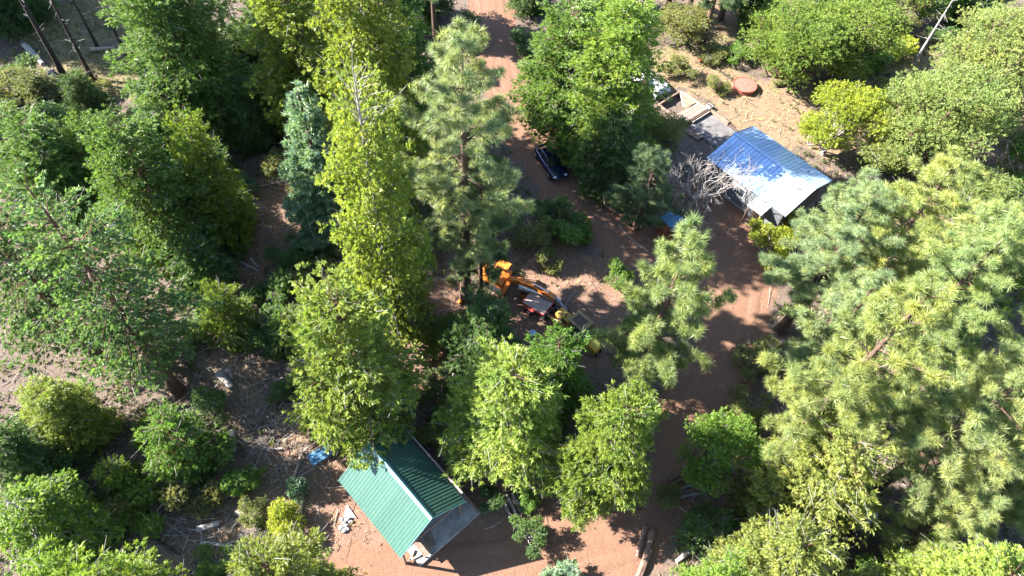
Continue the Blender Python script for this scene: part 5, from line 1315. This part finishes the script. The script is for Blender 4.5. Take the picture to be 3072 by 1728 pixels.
def conifer(seed, h, r, cb, n_branch, per_m, spray, mat=LEAF, droop=0.35, templ=None, kind='cedar', dead=0.0, bark=BARK_C, power=0.8, tr=None):
    rng = np.random.default_rng(seed)
    S, ax = trunk_segs(h, tr or 0.016 * h + 0.05, rng)
    grid = np.linspace(0, 1, 400)
    prof = lambda t: np.minimum(1, 0.6 + 2.6 * t) * ((1 - t) ** power * 0.95 + 0.05)
    cdf = np.cumsum(prof(grid) ** 1.1 + 0.08); cdf /= cdf[-1]
    t = np.interp(rng.random(n_branch), cdf, grid)
    if kind == 'fir':
        t = np.round(t * h * 1.1) / (h * 1.1) + rng.normal(0, 0.008, n_branch); t = np.clip(t, 0, 0.995)
    z0 = (cb + t * (1 - cb)) * h
    az = rng.random(n_branch) * 2 * np.pi
    ph = rng.random(6) * 6.28
    lob = 1 + 0.20 * np.sin(3 * az + 0.8 * z0 + ph[0]) + 0.15 * np.sin(5 * az - 1.9 * z0 + ph[1]) + 0.10 * np.sin(2 * az + 2.7 * z0 + ph[2]) + rng.normal(0, 0.10, n_branch)
    L = np.maximum(0.25, r * prof(t) * lob * 0.95)
    el = np.radians(-6 + 52 * t ** 1.4) + rng.normal(0, 0.12, n_branch)
    out = np.stack([np.cos(az), np.sin(az), np.zeros(n_branch)], -1)
    lat = np.stack([-np.sin(az), np.cos(az), np.zeros(n_branch)], -1)
    up = np.array([0, 0, 1.0])
    A = ax(z0)
    def pt(i, s):
        return A[i] + out[i] * (L[i] * s)[:, None] + up * (L[i] * s * np.tan(el[i]) - droop * L[i] * s ** 2 + 0.12 * L[i] * s ** 4)[:, None]
    small = []
    ib = np.arange(n_branch)
    step = 1 if n_branch < 260 else 2
    ibs = ib[::step]
    prev = pt(ibs, np.zeros(len(ibs)))
    rr = 0.012 + 0.010 * L[ibs]
    ss = (0.4, 0.75, 0.97)
    for k, s in enumerate(ss):
        cur = pt(ibs, np.full(len(ibs), s))
        f0, f1 = 1 - (0, *ss)[k] * 0.85, 1 - s * 0.85
        small.append(np.concatenate([prev, cur, (rr * f0)[:, None], (rr * f1)[:, None]], 1)); prev = cur
    small = np.concatenate(small)
    cnt = np.maximum(3, (L * per_m).astype(int))
    bi = np.repeat(ib, cnt)
    s = 1 - 0.85 * rng.random(len(bi)) ** 1.35
    p = pt(bi, s)
    side = rng.normal(0, 1, len(bi))
    wid = 0.26 * L[bi] * (1.05 - s) + 0.10
    p = p + lat[bi] * (side * wid)[:, None] + rng.normal(0, 0.07, (len(bi), 3))
    p[:, 2] -= np.abs(side) * wid * 0.25
    d = out[bi] * 0.9 + lat[bi] * (np.sign(side) * rng.random(len(bi)) * 0.9)[:, None] + up * (rng.normal(-0.25 if kind == 'cedar' else -0.1, 0.35, len(bi)) + 0.75 * t[bi] ** 2)[:, None]
    nr = up * 0.5 + out[bi] * 0.65 + rng.normal(0, 0.5, (len(bi), 3))
    if dead > 0:                                     # a bleached leafless tip
        keep = (p[:, 2] < h * (1 - dead) + rng.normal(0, h * dead * 0.25, len(p))) | (rng.random(len(p)) < 0.2)
        p, d, nr, bi = p[keep], d[keep], nr[keep], bi[keep]
    TV, TF = templ
    V, F, R = expand(TV, TF, p, d, nr, spray * rng.uniform(0.55, 1.3, len(p)), rng, jit=0.4)
    # bare grey twigs poking out between the sprays
    k = rng.choice(len(p), max(1, len(p) // 12), replace=False)
    q0 = p[k]; q1 = q0 + unit(d[k] + rng.normal(0, 0.5, (len(k), 3))) * rng.uniform(0.25, 0.75, (len(k), 1))
    tw = np.concatenate([q0 - unit(d[k]) * 0.3, q1, np.full((len(k), 1), 0.012), np.full((len(k), 1), 0.005)], 1)
    return S, small, tw, (V, F, R, mat), bark

def pine(seed, h, r, cb, limbs, tw_per, tuft, bark=BARK_P, tr=None):
    rng = np.random.default_rng(seed)
    S, ax = trunk_segs(h, tr or 0.014 * h + 0.05, rng)
    small, P, Dn = [], [], []
    ph = rng.random(4) * 6.28
    for k in range(limbs):
        t = (k + rng.random()) / limbs
        prof = min(1, 0.5 + 2.0 * t) * (1 - t) ** 0.62
        z = (cb + t * (1 - cb)) * h
        az = k * 2.399 + rng.normal(0, 0.4)
        L = max(0.5, r * (prof * 0.95 + 0.06) * (1 + 0.22 * math.sin(3 * az + z + ph[0])) * rng.uniform(0.55, 1.25))
        el = math.radians(-8 + 55 * t ** 1.3 + rng.normal(0, 9))
        o = np.array([math.cos(az), math.sin(az), 0]); la = np.array([-math.sin(az), math.cos(az), 0])
        a0 = ax(np.array([z]))[0]
        bow = rng.uniform(-0.15, 0.15)
        f = lambda s: a0 + o * (L * s) + la * (bow * L * s * s) + np.array([0, 0, L * s * math.tan(el) - 0.18 * L * s * s + 0.24 * L * s ** 4])
        rb = 0.018 + 0.016 * L
        q = [f(x) for x in (0, .3, .6, .85, 1)]
        for j in range(4):
            small.append((*q[j], *q[j + 1], rb * (1 - j * .2), rb * (1 - (j + 1) * .2)))
        m = max(4, int(tw_per * L))
        for j in range(m):
            s = 1 - 0.72 * rng.random() ** 1.2
            b = f(s); sg = rng.choice((-1, 1))
            ln = rng.uniform(0.25, 0.5) * (0.35 + 0.28 * L * (1.1 - s) + 0.25)
            dr = unit(o * rng.uniform(0.4, 1) + la * sg * rng.uniform(0.2, 1.1) + np.array([0, 0, rng.uniform(-0.15, 0.8)]))
            e = b + dr * ln
            small.append((*b, *e, 0.014, 0.009))
            P.append(e); Dn.append(dr)
            if rng.random() < 0.75:
                P.append(b + dr * ln * 0.45 + rng.normal(0, 0.06, 3)); Dn.append(dr)
        P.append(q[-1]); Dn.append(unit(q[-1] - q[-2]))
    for j in range(4):
        P.append(ax(np.array([h - 0.12 * j]))[0] + rng.normal(0, .05, 3)); Dn.append(np.array([0, 0, 1.0]))
    P, Dn = np.array(P), np.array(Dn)
    Vs, Fs, Rs, off = [], [], [], 0
    for ti in range(3):
        TV, TF = needle_template(rng, 46, w=0.03)
        sel = np.arange(ti, len(P), 3)
        V, F, R = expand(TV, TF, P[sel], Dn[sel] + np.array([0, 0, 0.35]), rng.normal(size=(len(sel), 3)), tuft * rng.uniform(0.5, 1.25, len(sel)), rng, jit=0.3)
        Vs.append(V); Fs.append(F + off); Rs.append(R); off += len(V)
    k = rng.choice(len(P), len(P) // 16, replace=False)
    tw = np.concatenate([P[k], P[k] + unit(rng.normal(size=(len(k), 3))) * rng.uniform(0.3, 0.7, (len(k), 1)), np.full((len(k), 1), .012), np.full((len(k), 1), .005)], 1)
    return S, np.array(small), tw, (np.concatenate(Vs), np.concatenate(Fs), np.concatenate(Rs), NEEDLE), bark

def broad(seed, h, r, lobes, clusters, leaf, cb=0.28, bark=BARK_G, stems=1, flat=0.8, per=12, tr=None, loose=0.0):
    rng = np.random.default_rng(seed)
    small, big = [], []
    zc = h * (cb + 1) / 2
    ez = h * (1 - cb) / 2
    C, R = [], []
    for k in range(lobes):
        a = k * 2.399 + rng.normal(0, 0.3); u = rng.uniform(-0.85, 0.8) if k else 0.75
        rad = (math.sqrt(max(0.05, 1 - u * u)) if u > 0 else 1 - 0.3 * u * u) * rng.uniform(0.36, 0.92)
        C.append(np.array([math.cos(a) * rad * r, math.sin(a) * rad * r, zc + u * ez * 0.72])); R.append(rng.uniform(0.17, 0.42) * r)
    C, R = np.array(C), np.array(R)
    fork = np.array([rng.normal(0, 0.05 * r), rng.normal(0, 0.05 * r), h * cb * 0.9])
    tr = tr or (0.018 * h + 0.04)
    for s_ in range(stems):
        o = np.array([rng.normal(0, 0.12), rng.normal(0, 0.12), -0.08]) if stems > 1 else np.array([0, 0, -0.08])
        mid = o * 0.6 + np.array([rng.normal(0, .08), rng.normal(0, .08), h * cb * 0.5])
        big += [(*o, *mid, tr * 1.25 / stems ** .5, tr / stems ** .5), (*mid, *fork, tr / stems ** .5, tr * 0.85 / stems ** .5)]
    for c, rr in zip(C, R):
        m = (fork + c) / 2 + rng.normal(0, 0.12 * r, 3) - np.array([0, 0, 0.06 * h])
        small += [(*fork, *m, tr * 0.55, tr * 0.38), (*m, *c, tr * 0.38, tr * 0.2)]
    li = rng.choice(lobes, clusters, p=R ** 1.6 / (R ** 1.6).sum())
    dr = unit(rng.normal(size=(clusters, 3)) + np.array([0, 0, 0.25]))
    rad = rng.random(clusters) ** 0.45
    P = C[li] + dr * (R[li] * (rad * (1 + loose * rng.random(clusters))))[:, None] * np.array([1, 1, flat])
    P[:, 2] = np.maximum(P[:, 2], 0.06)
    k = rng.choice(clusters, min(clusters, 260), replace=False)
    bs_ = C[li[k]] + rng.normal(0, 0.05, (len(k), 3))
    small = np.concatenate([np.array(small), np.concatenate([bs_, P[k], np.full((len(k), 1), tr * 0.12 + .006), np.full((len(k), 1), 0.005)], 1)])
    Vs, Fs, Rs, off = [], [], [], 0
    for ti in range(3):
        TV, TF = fan_template(rng, per, 2.6, 0.5, 1.25, 0.36, curl=0.0, two=False)
        TV[:, 2] += np.repeat(rng.normal(0, 0.35, per), 4)
        sel = np.arange(ti, clusters, 3)
        V, F, Rr = expand(TV, TF, P[sel], dr[sel] + rng.normal(0, 0.5, (len(sel), 3)), np.array([0, 0, 0.45]) + dr[sel] * 0.9 + rng.normal(0, 0.45, (len(sel), 3)), leaf * rng.uniform(0.7, 1.3, len(sel)), rng, jit=0.4)
        Vs.append(V); Fs.append(F + off); Rs.append(Rr); off += len(V)
    k = rng.choice(clusters, max(2, clusters // 30), replace=False)
    tw = np.concatenate([P[k], P[k] + unit(dr[k] + rng.normal(0, .5, (len(k), 3))) * rng.uniform(0.15, 0.5, (len(k), 1)), np.full((len(k), 1), .009), np.full((len(k), 1), .004)], 1)
    return big, small, tw, (np.concatenate(Vs), np.concatenate(Fs), np.concatenate(Rs), BROAD), bark

def bare_tree(seed, h, r, bark, depth=5, droop=0.0, buds=0):
    rng = np.random.default_rng(seed)
    big, small, tips = [], [], []
    def grow(p, d, l, rad, k):
        n = 3
        q = p
        for j in range(n):
            d = unit(d + rng.normal(0, 0.16, 3) - np.array([0, 0, droop * (depth - k) * 0.03]))
            e = q + d * l / n
            e[2] = max(e[2], 0.1)
            r1 = rad * (1 - 0.22 * (j + 1) / n * 1.6)
            (big if k >= depth - 1 else small).append((*q, *e, rad * (1 - 0.35 * j / n), r1))
            q = e
            if k > 0 and j < n - 1 and rng.random() < 0.65:
                s = unit(np.cross(d, rng.normal(size=3)))
                grow(q, unit(d * 0.6 + s * 0.9), l * rng.uniform(0.45, 0.75), rad * 0.5, k - 1)
        if k > 0:
            for j in range(rng.integers(2, 4)):
                s = unit(np.cross(d, rng.normal(size=3)))
                grow(q, unit(d * 0.75 + s * rng.uniform(0.4, 0.9)), l * rng.uniform(0.6, 0.85), rad * 0.62, k - 1)
        else:
            tips.append(q)
    p = np.array([0, 0, -0.08]); f = np.array([0.1, 0.05, h * 0.22])
    big.append((*p, *f, 0.03 * h, 0.024 * h))
    for j in range(5):
        a = j * 1.256 + rng.normal(0, 0.3)
        grow(f.copy(), unit(np.array([math.cos(a) * 0.95, math.sin(a) * 0.95, rng.uniform(0.5, 1.2)])), h * 0.30, 0.0075 * h, depth - 1)
    S = np.array(small); B = np.array(big)
    # fit into the wanted height and radius
    allp = np.concatenate([S[:, 3:6], B[:, 3:6]])
    fz = h / allp[:, 2].max(); fr = r / np.quantile(np.hypot(allp[:, 0], allp[:, 1]), 0.97)
    for M_ in (S, B):
        M_[:, [0, 1, 3, 4]] *= fr; M_[:, [2, 5]] *= fz
        M_[:, 6:] = np.maximum(M_[:, 6:], 0.009)
    return list(map(tuple, B)), S, np.zeros((0, 8)), None, bark

RT = np.random.default_rng(77)
FAN = fan_template(RT, 14, 1.0, 0.5, 1.0, 0.085, two=False)
FAN2 = fan_template(RT, 14, 1.3, 0.45, 0.95, 0.09, two=False)
FEATHER = fan_template(RT, 14, 0.85, 0.45, 1.05, 0.07, two=False)
PROTO = {}
def proto(kind, n_list):
    PROTO[kind] = n_list
def reg(kind, items, h, r):
    out = []
    for i, (S, small, tw, crown, bark) in enumerate(items):
        tm, cm = finish(kind, S, small, crown, bark)
        twm = None
        if len(tw):
            V, F = tubes_np(tw, 3); twm = mesh_np(kind + '_twigs', V, F); twm.materials.append(TWIG)
        out.append((tm, cm, twm))
    PROTO[kind] = (out, h, r)
reg('cedar_tall', [conifer(11 + i, 19, 3.5, (0.10, 0.12, 0.08)[i], 600, 10.0, 0.315, templ=(FAN, FAN2, FAN)[i], dead=(0.0, 0.0, 0.12)[i], droop=0.4, power=0.36, bark=(BARK_C, BARK_C, BARK_G)[i]) for i in range(3)], 19, 3.5)
reg('cedar_mid', [conifer(31 + i, 12, 2.7, 0.07, 500, 11.0, 0.29, templ=(FAN2, FAN, FAN2)[i], dead=(0, 0.08, 0)[i], droop=0.42, power=0.36, bark=(BARK_C, BARK_G, BARK_C)[i]) for i in range(3)], 12, 2.7)
reg('cedar_high', [conifer(35 + i, 13, 2.8, 0.26, 500, 12.0, 0.29, templ=FAN2, droop=0.45, power=0.4, tr=0.34) for i in range(1)], 13, 2.8)
reg('cedar_sparse', [conifer(45 + i, 19, 3.6, 0.22, 190, 8.5, 0.33, templ=FAN, droop=0.3, power=0.42) for i in range(1)], 19, 3.6)
reg('cedar_small', [conifer(51 + i, 5, 1.9, 0.03, 230, 13, 0.25, templ=FAN2, droop=0.35, power=0.45) for i in range(1)], 5, 1.9)
reg('fir', [conifer(61 + i, 12.5, 2.5, 0.05, 400, 9.0, 0.44, mat=NEEDLE, templ=FEATHER, kind='fir', droop=0.3, bark=BARK_P) for i in range(1)], 12.5, 2.5)
reg('fir_small', [conifer(65, 3.2, 1.2, 0.03, 120, 9.0, 0.33, mat=NEEDLE, templ=FEATHER, kind='fir', droop=0.1, bark=BARK_P, power=0.55)], 3.2, 1.2)
reg('pine_tall', [pine(71 + i, 20, 3.7, 0.34, 84, 8.0, 0.43) for i in range(3)], 20, 3.7)
reg('pine_mid', [pine(81 + i, 12, 2.9, 0.14, 70, 8.5, 0.41) for i in range(2)], 12, 2.9)
reg('oak_big', [broad(91 + i, 15, 4.4, 58, 8000, 0.145, cb=0.07, per=11, loose=0.3, bark=BARK_P) for i in range(2)], 15, 4.4)
reg('oak', [broad(101 + i, 7.2, 3.0, 26, 4200, 0.13, cb=0.14, per=11, loose=0.25) for i in range(2)], 7.2, 3.0)
reg('shrub', [broad(111 + i, 2.4, 1.4, 12, 1100, 0.11, cb=0.06, stems=3, per=10, loose=0.3) for i in range(4)], 2.4, 1.4)
reg('bare', [bare_tree(121, 8, 3.9, plain('pale_twig_bark', (0.34, 0.30, 0.28), (0.2, 0.175, 0.165), rough=0.9, scale=4, bump=0), depth=5), bare_tree(122, 10, 4.2, plain('dead_brown_bark', (0.36, 0.25, 0.19), (0.2, 0.14, 0.11), rough=0.9, scale=5, bump=0), droop=2.0)], 9, 4.0)

rng = random.Random(21)
counts = {}
def plant(rec, name, cat, group):
    kind, x, y, h, r, rot, tint, label = rec
    protos, h0, r0 = PROTO[kind]
    i = counts.get(kind, 0); counts[kind] = i + 1
    if kind == 'bare': i = 0 if tint == 'grey' else 1
    if 'dead-topped' in label or 'bleached dead top' in label:
        i = 2 if kind == 'cedar_tall' else 1
    elif kind == 'cedar_tall': i = i % 2
    elif kind == 'cedar_mid': i = (i % 2) * 2
    tm, cm, twm = protos[i % len(protos)]
    if kind in ('shrub', 'fir_small'): h = min(h, (1.5 if kind == 'shrub' else 2.4) * r + 0.4)
    e = empty(name, (x, y, -0.03), rot, label, cat, group)
    sx = r / r0 * 1.08
    e.scale = (sx, sx * rng.uniform(0.92, 1.08), h / h0)
    link('trunk', tm, None, e)
    c = TINTS[tint]; f = rng.uniform(0.9, 1.12); g = rng.uniform(0.93, 1.07)
    if cm is not None:
        o = link('crown', cm, None, e); o.color = (c[0] * f * g, c[1] * f, c[2] * f, 1)
    if twm is not None:
        link('dead_twigs', twm, None, e)['kind'] = 'stuff'
NAMES = {'cedar_high': 'cedar_tree', 'cedar_sparse': 'conifer_tree', 'cedar_tall': 'cedar_tree', 'cedar_mid': 'cedar_tree', 'cedar_small': 'young_cedar', 'fir': 'fir_tree', 'pine_tall': 'pine_tree', 'pine_mid': 'pine_tree', 'oak_big': 'broadleaf_tree', 'oak': 'broadleaf_tree', 'bare': 'bare_tree', 'shrub': 'shrub', 'fir_small': 'young_pine'}
for rec in TREES:
    plant(rec, NAMES[rec[0]], 'tree', 'trees of the forest')
for rec in SHRUBS:
    plant(rec, NAMES[rec[0]], 'shrub' if rec[0] == 'shrub' else 'tree', 'shrubs of the understorey')

for k, (x, y, h, r) in enumerate(BEYOND):        # the forest goes on past the left and upper edges
    plant(('cedar_tall', x, y, h, r, k * 1.3, 'green', 'conifer of the forest beyond the photo\'s left and upper edges'), 'cedar_tree', 'tree', 'forest beyond the edges')

# standing dead trunks
for k, (x, y, h, r, m, lab) in enumerate(POLES):
    R_ = np.random.default_rng(300 + k)
    e = empty('dead_trunk', (x, y, -0.03), R_.uniform(0, 6.28), lab, 'tree trunk', 'standing dead trunks')
    S, ax = trunk_segs(h, r, R_, lean=0.12, n=8, top=r * 0.35)
    V, F = tubes_np(S, 9); me = mesh_np('trunk', V, F, smooth=True); link('trunk', me, BURNT if m == 'burnt' else BARK_G, e)
    st_ = []
    for j in range(int(h * 2.2)):
        z = R_.uniform(0.25, 1) * h; a = R_.uniform(0, 6.28); l = R_.uniform(0.3, 1.3) * min(1, h / 6)
        p = ax(np.array([z]))[0]; q = p + np.array([math.cos(a) * l, math.sin(a) * l, R_.normal(0.05, 0.2)])
        st_.append((*p, *q, 0.022, 0.008))
    V, F = tubes_np(st_, 4); link('dead_twigs', mesh_np('dead_twigs', V, F), TWIG, e)['kind'] = 'stuff'

# fallen logs
for k, (x0, y0, x1, y1, r, m, lab) in enumerate(LOGS):
    R_ = np.random.default_rng(500 + k)
    e = empty('fallen_log', ((x0 + x1) / 2, (y0 + y1) / 2, 0), 0, lab, 'log', 'fallen logs and poles')
    a, b = np.array([x0, y0]), np.array([x1, y1]); L_ = np.linalg.norm(b - a); u = (b - a) / L_
    n = max(5, int(L_ / 0.35)); pts, rad = [], []
    side = np.array([-u[1], u[0]])
    bend = R_.normal(0, 0.02 * L_)
    for i in range(n + 1):
        t = i / n
        c2 = a + u * L_ * t + side * (bend * math.sin(math.pi * t) + R_.normal(0, r * 0.06)) - (a + b) / 2
        rr = r * (1.08 - 0.28 * t) * (1 + R_.normal(0, 0.035 if m != 'bleach' else 0.07))
        pts.append((c2[0], c2[1], rr * 0.82)); rad.append(rr)
    mb = MB(); mb.tube(pts, rad, 12, cap=False); mb.build('log_body', WOODM[m], e, smooth=True)
    for i, j in ((0, 1), (-1, -2)):
        p = Vector(pts[i]); d_ = (p - Vector(pts[j])).normalized()
        mb = MB(); mb.tube([p - d_ * 0.03, p + d_ * 0.006], rad[i] * 0.985, 12); mb.build('cut_end', CUTEND if m in ('peeled', 'brown', 'pale') else WOODM[m], e)
    if L_ > 2.5 and m != 'peeled' or 'stubs' in lab:
        st_ = []
        for j in range(int(L_ * 2.2)):
            t = R_.uniform(0.1, 0.95); p = np.array(pts[int(t * n)]); s = R_.choice((-1, 1)); l = R_.uniform(0.15, 0.5 if 'stubs' not in lab else 0.8)
            q = p + np.array([side[0] * s * l, side[1] * s * l, R_.uniform(-.02, 0.25)])
            st_.append((*p, *q, 0.02, 0.008))
        if st_:
            V, F = tubes_np(st_, 4); link('branch_stubs', mesh_np('branch_stubs', V, F), WOODM[m], e)['kind'] = 'stuff'

# broken-off dead branches lying in the slash
for k, (x, y, l, az, lab) in enumerate(BRANCHES):
    e = empty('fallen_branch', (x, y, 0.12), az, lab, 'branch', 'dead branches on the ground')
    tm = PROTO['bare'][0][0][0]
    o = link('limbs', tm, None, e, rot=(0, math.radians(84), k * 1.1)); o.scale = (l / 9 * 0.9, l / 9 * 0.9, l / 8)

# ------------------------------------------------------------------ ground cover: litter, sticks, grass, low plants
R_ = np.random.default_rng(9)
def scatter(n, wfun, box=(-58, 60, 6, 86)):
    out = []
    need = n
    while need > 0:
        P = np.stack([R_.uniform(box[0], box[1], need * 3), R_.uniform(box[2], box[3], need * 3)], -1)
        # nearer ground shows larger, so it gets more of the pieces
        far = np.clip(1.35 - P[:, 1] / 80.0, 0.25, 1)
        k = R_.random(len(P)) < wfun(P) * far
        out.append(P[k][:need]); need -= min(need, int(k.sum()))
    return np.concatenate(out)
def blocked(P):
    """inside the buildings' footprints"""
    b = np.zeros(len(P), bool)
    for (cx, cy, a, u0, u1, v0, v1) in ((-5.895, 14.615, math.radians(136.34), -3.8, 3.2, -3.4, 2.4), (21.8, 45.61, HA, -4.2, 14.0, -4.6, 3.3), (2.62, 46.75, math.radians(-63), -2.4, 2.4, -1, 1)):
        d = P - np.array([cx, cy]); u = d[:, 0] * math.cos(a) + d[:, 1] * math.sin(a); v = -d[:, 0] * math.sin(a) + d[:, 1] * math.cos(a)
        b |= (u > u0) & (u < u1) & (v > v0) & (v < v1)
    return b
def w_litter(P):
    red, sand, grass, rw, rd = masks(P)
    return np.where(blocked(P), 0, np.clip(0.9 - 0.35 * np.maximum(red, sand) - 0.72 * rw + 0.3 * np.clip(wobble(P, 1.3, 4), 0, 1), 0.04, 1))
def w_sticks(P):
    rd = road_dist(P)
    return np.where(blocked(P) | (rd < 0.3), 0, np.clip(0.06 + slash_w(P), 0, 1))
def w_low(P):
    red, sand, grass, rw, rd = masks(P)
    return np.where(blocked(P), 0, np.clip(0.68 + 0.6 * wobble(P, 0.5, 7.0) + 0.4 * wobble(P, 1.6, 2.0) - 0.9 * np.maximum(red, sand) - 1.5 * rw - 0.35 * slash_w(P), 0, 1))
def w_grass(P):
    red, sand, grass, rw, rd = masks(P)
    return np.where(blocked(P), 0, np.clip(0.9 * grass + 0.6 * sand * np.clip(wobble(P, 0.9, 1.0) + 0.5, 0, 1) + 0.10 + 0.12 * red - 1.2 * rw, 0, 1))

# needles, cones and dead leaves
P = scatter(70000, w_litter); n = len(P)
a = R_.uniform(0, 6.28, n); l = R_.uniform(0.05, 0.16, n); w = R_.uniform(0.02, 0.06, n)
d = np.stack([np.cos(a), np.sin(a), R_.normal(0, .25, n)], -1); s = np.stack([-np.sin(a), np.cos(a), R_.normal(0, .35, n)], -1)
c3 = np.concatenate([P, np.full((n, 1), 0.012) + R_.uniform(0, 0.03, (n, 1))], 1)
V = np.stack([c3 - d * l[:, None], c3 + s * w[:, None], c3 + d * l[:, None]], 1).reshape(-1, 3)
tag(link('leaf_litter', mesh_np('leaf_litter', V, np.arange(3 * n).reshape(-1, 3), attr={'rnd': np.repeat(R_.random(n), 3)}),
    LITTER), 'dead leaves, needles and bark scattered over the forest floor', None, kind='stuff')
# sticks and slash
P = scatter(9500, w_sticks); n = len(P)
a = R_.normal(0.9, 1.1, n); l = R_.gamma(2.0, 0.45, n).clip(0.2, 3.6); sl = slash_w(P)
z0 = R_.uniform(0.02, 0.06, n) + sl * R_.random(n) * 0.22; z1 = (z0 + R_.normal(0, 0.10, n) * l).clip(0.01, 0.9)
dx, dy = np.cos(a) * l / 2, np.sin(a) * l / 2; rr = R_.uniform(0.009, 0.03, n)
mid = np.stack([P[:, 0] + R_.normal(0, .05, n) * l, P[:, 1] + R_.normal(0, .05, n) * l, (z0 + z1) / 2 + 0.02], -1)
e0 = np.stack([P[:, 0] - dx, P[:, 1] - dy, z0], -1); e1 = np.stack([P[:, 0] + dx, P[:, 1] + dy, z1], -1)
S = np.concatenate([np.concatenate([e0, mid, rr[:, None], rr[:, None] * .85], 1), np.concatenate([mid, e1, rr[:, None] * .85, rr[:, None] * .4], 1)])
V, F = tubes_np(S, 3)
tag(link('fallen_sticks', mesh_np('fallen_sticks', V, F, attr={'rnd': np.repeat(np.tile(R_.random(n), 2), 6)}),
    vary_mat('sticks', [(0.0, (0.07, 0.055, 0.05)), (0.4, (0.2, 0.155, 0.13)), (0.75, (0.3, 0.255, 0.225)), (1.0, (0.45, 0.41, 0.37))])), 'fallen sticks and slash over the clearing', None, kind='stuff')
# dry grass
P = scatter(22000, w_grass); n = len(P)
V_, F_, Rn = [], [], []
bl = 4
pos = np.repeat(P, bl, 0) + R_.normal(0, 0.06, (n * bl, 2)); m_ = len(pos)
a = R_.uniform(0, 6.28, m_); hh = R_.uniform(0.08, 0.28, m_); lean = R_.uniform(0.05, 0.22, m_); w = R_.uniform(0.008, 0.018, m_)
b = np.concatenate([pos, np.full((m_, 1), -0.02)], 1); sd = np.stack([-np.sin(a), np.cos(a), np.zeros(m_)], -1) * w[:, None]
tip = b + np.stack([np.cos(a) * lean, np.sin(a) * lean, hh + 0.02], -1)
V = np.stack([b - sd, b + sd, tip], 1).reshape(-1, 3)
tag(link('dry_grass', mesh_np('dry_grass', V, np.arange(3 * m_).reshape(-1, 3), attr={'rnd': np.repeat(R_.random(m_), 3)}),
    vary_mat('grass_blades', [(0.0, (0.09, 0.12, 0.03)), (0.4, (0.28, 0.26, 0.08)), (0.8, (0.48, 0.40, 0.19)), (1.0, (0.55, 0.48, 0.28))])), 'dry and green grass in the open patches', None, kind='stuff')
# low leafy plants
P = scatter(15000, w_low); n = len(P)
Vs, Fs, Rs, off = [], [], [], 0
for ti in range(3):
    TV, TF = fan_template(R_, 12, 2.8, 0.4, 1.3, 0.3, curl=0.0, two=False)
    TV[:, 2] += np.repeat(R_.uniform(0, 0.9, 12), 4)
    sel = P[ti::3]; m_ = len(sel)
    sz = R_.uniform(0.13, 0.36, m_)
    V, F, R2 = expand(TV, TF, np.concatenate([sel, np.full((m_, 1), 0.06)], 1), np.stack([np.cos(sz * 99), np.sin(sz * 99), np.zeros(m_)], -1), np.array([0, 0, 1.0]) + R_.normal(0, .25, (m_, 3)), sz, R_, jit=0.4)
    Vs.append(V); Fs.append(F + off); Rs.append(R2); off += len(V)
o = link('undergrowth', mesh_np('undergrowth', np.concatenate(Vs), np.concatenate(Fs), attr={'rnd': np.concatenate(Rs)}), BROAD)
o.color = (0.10, 0.125, 0.045, 1)
tag(o, 'low leafy plants carpeting the forest floor', None, kind='stuff')

# print('TRIS', sum(len(m.loops) - 2 * len(m.polygons) for m in bpy.data.meshes))
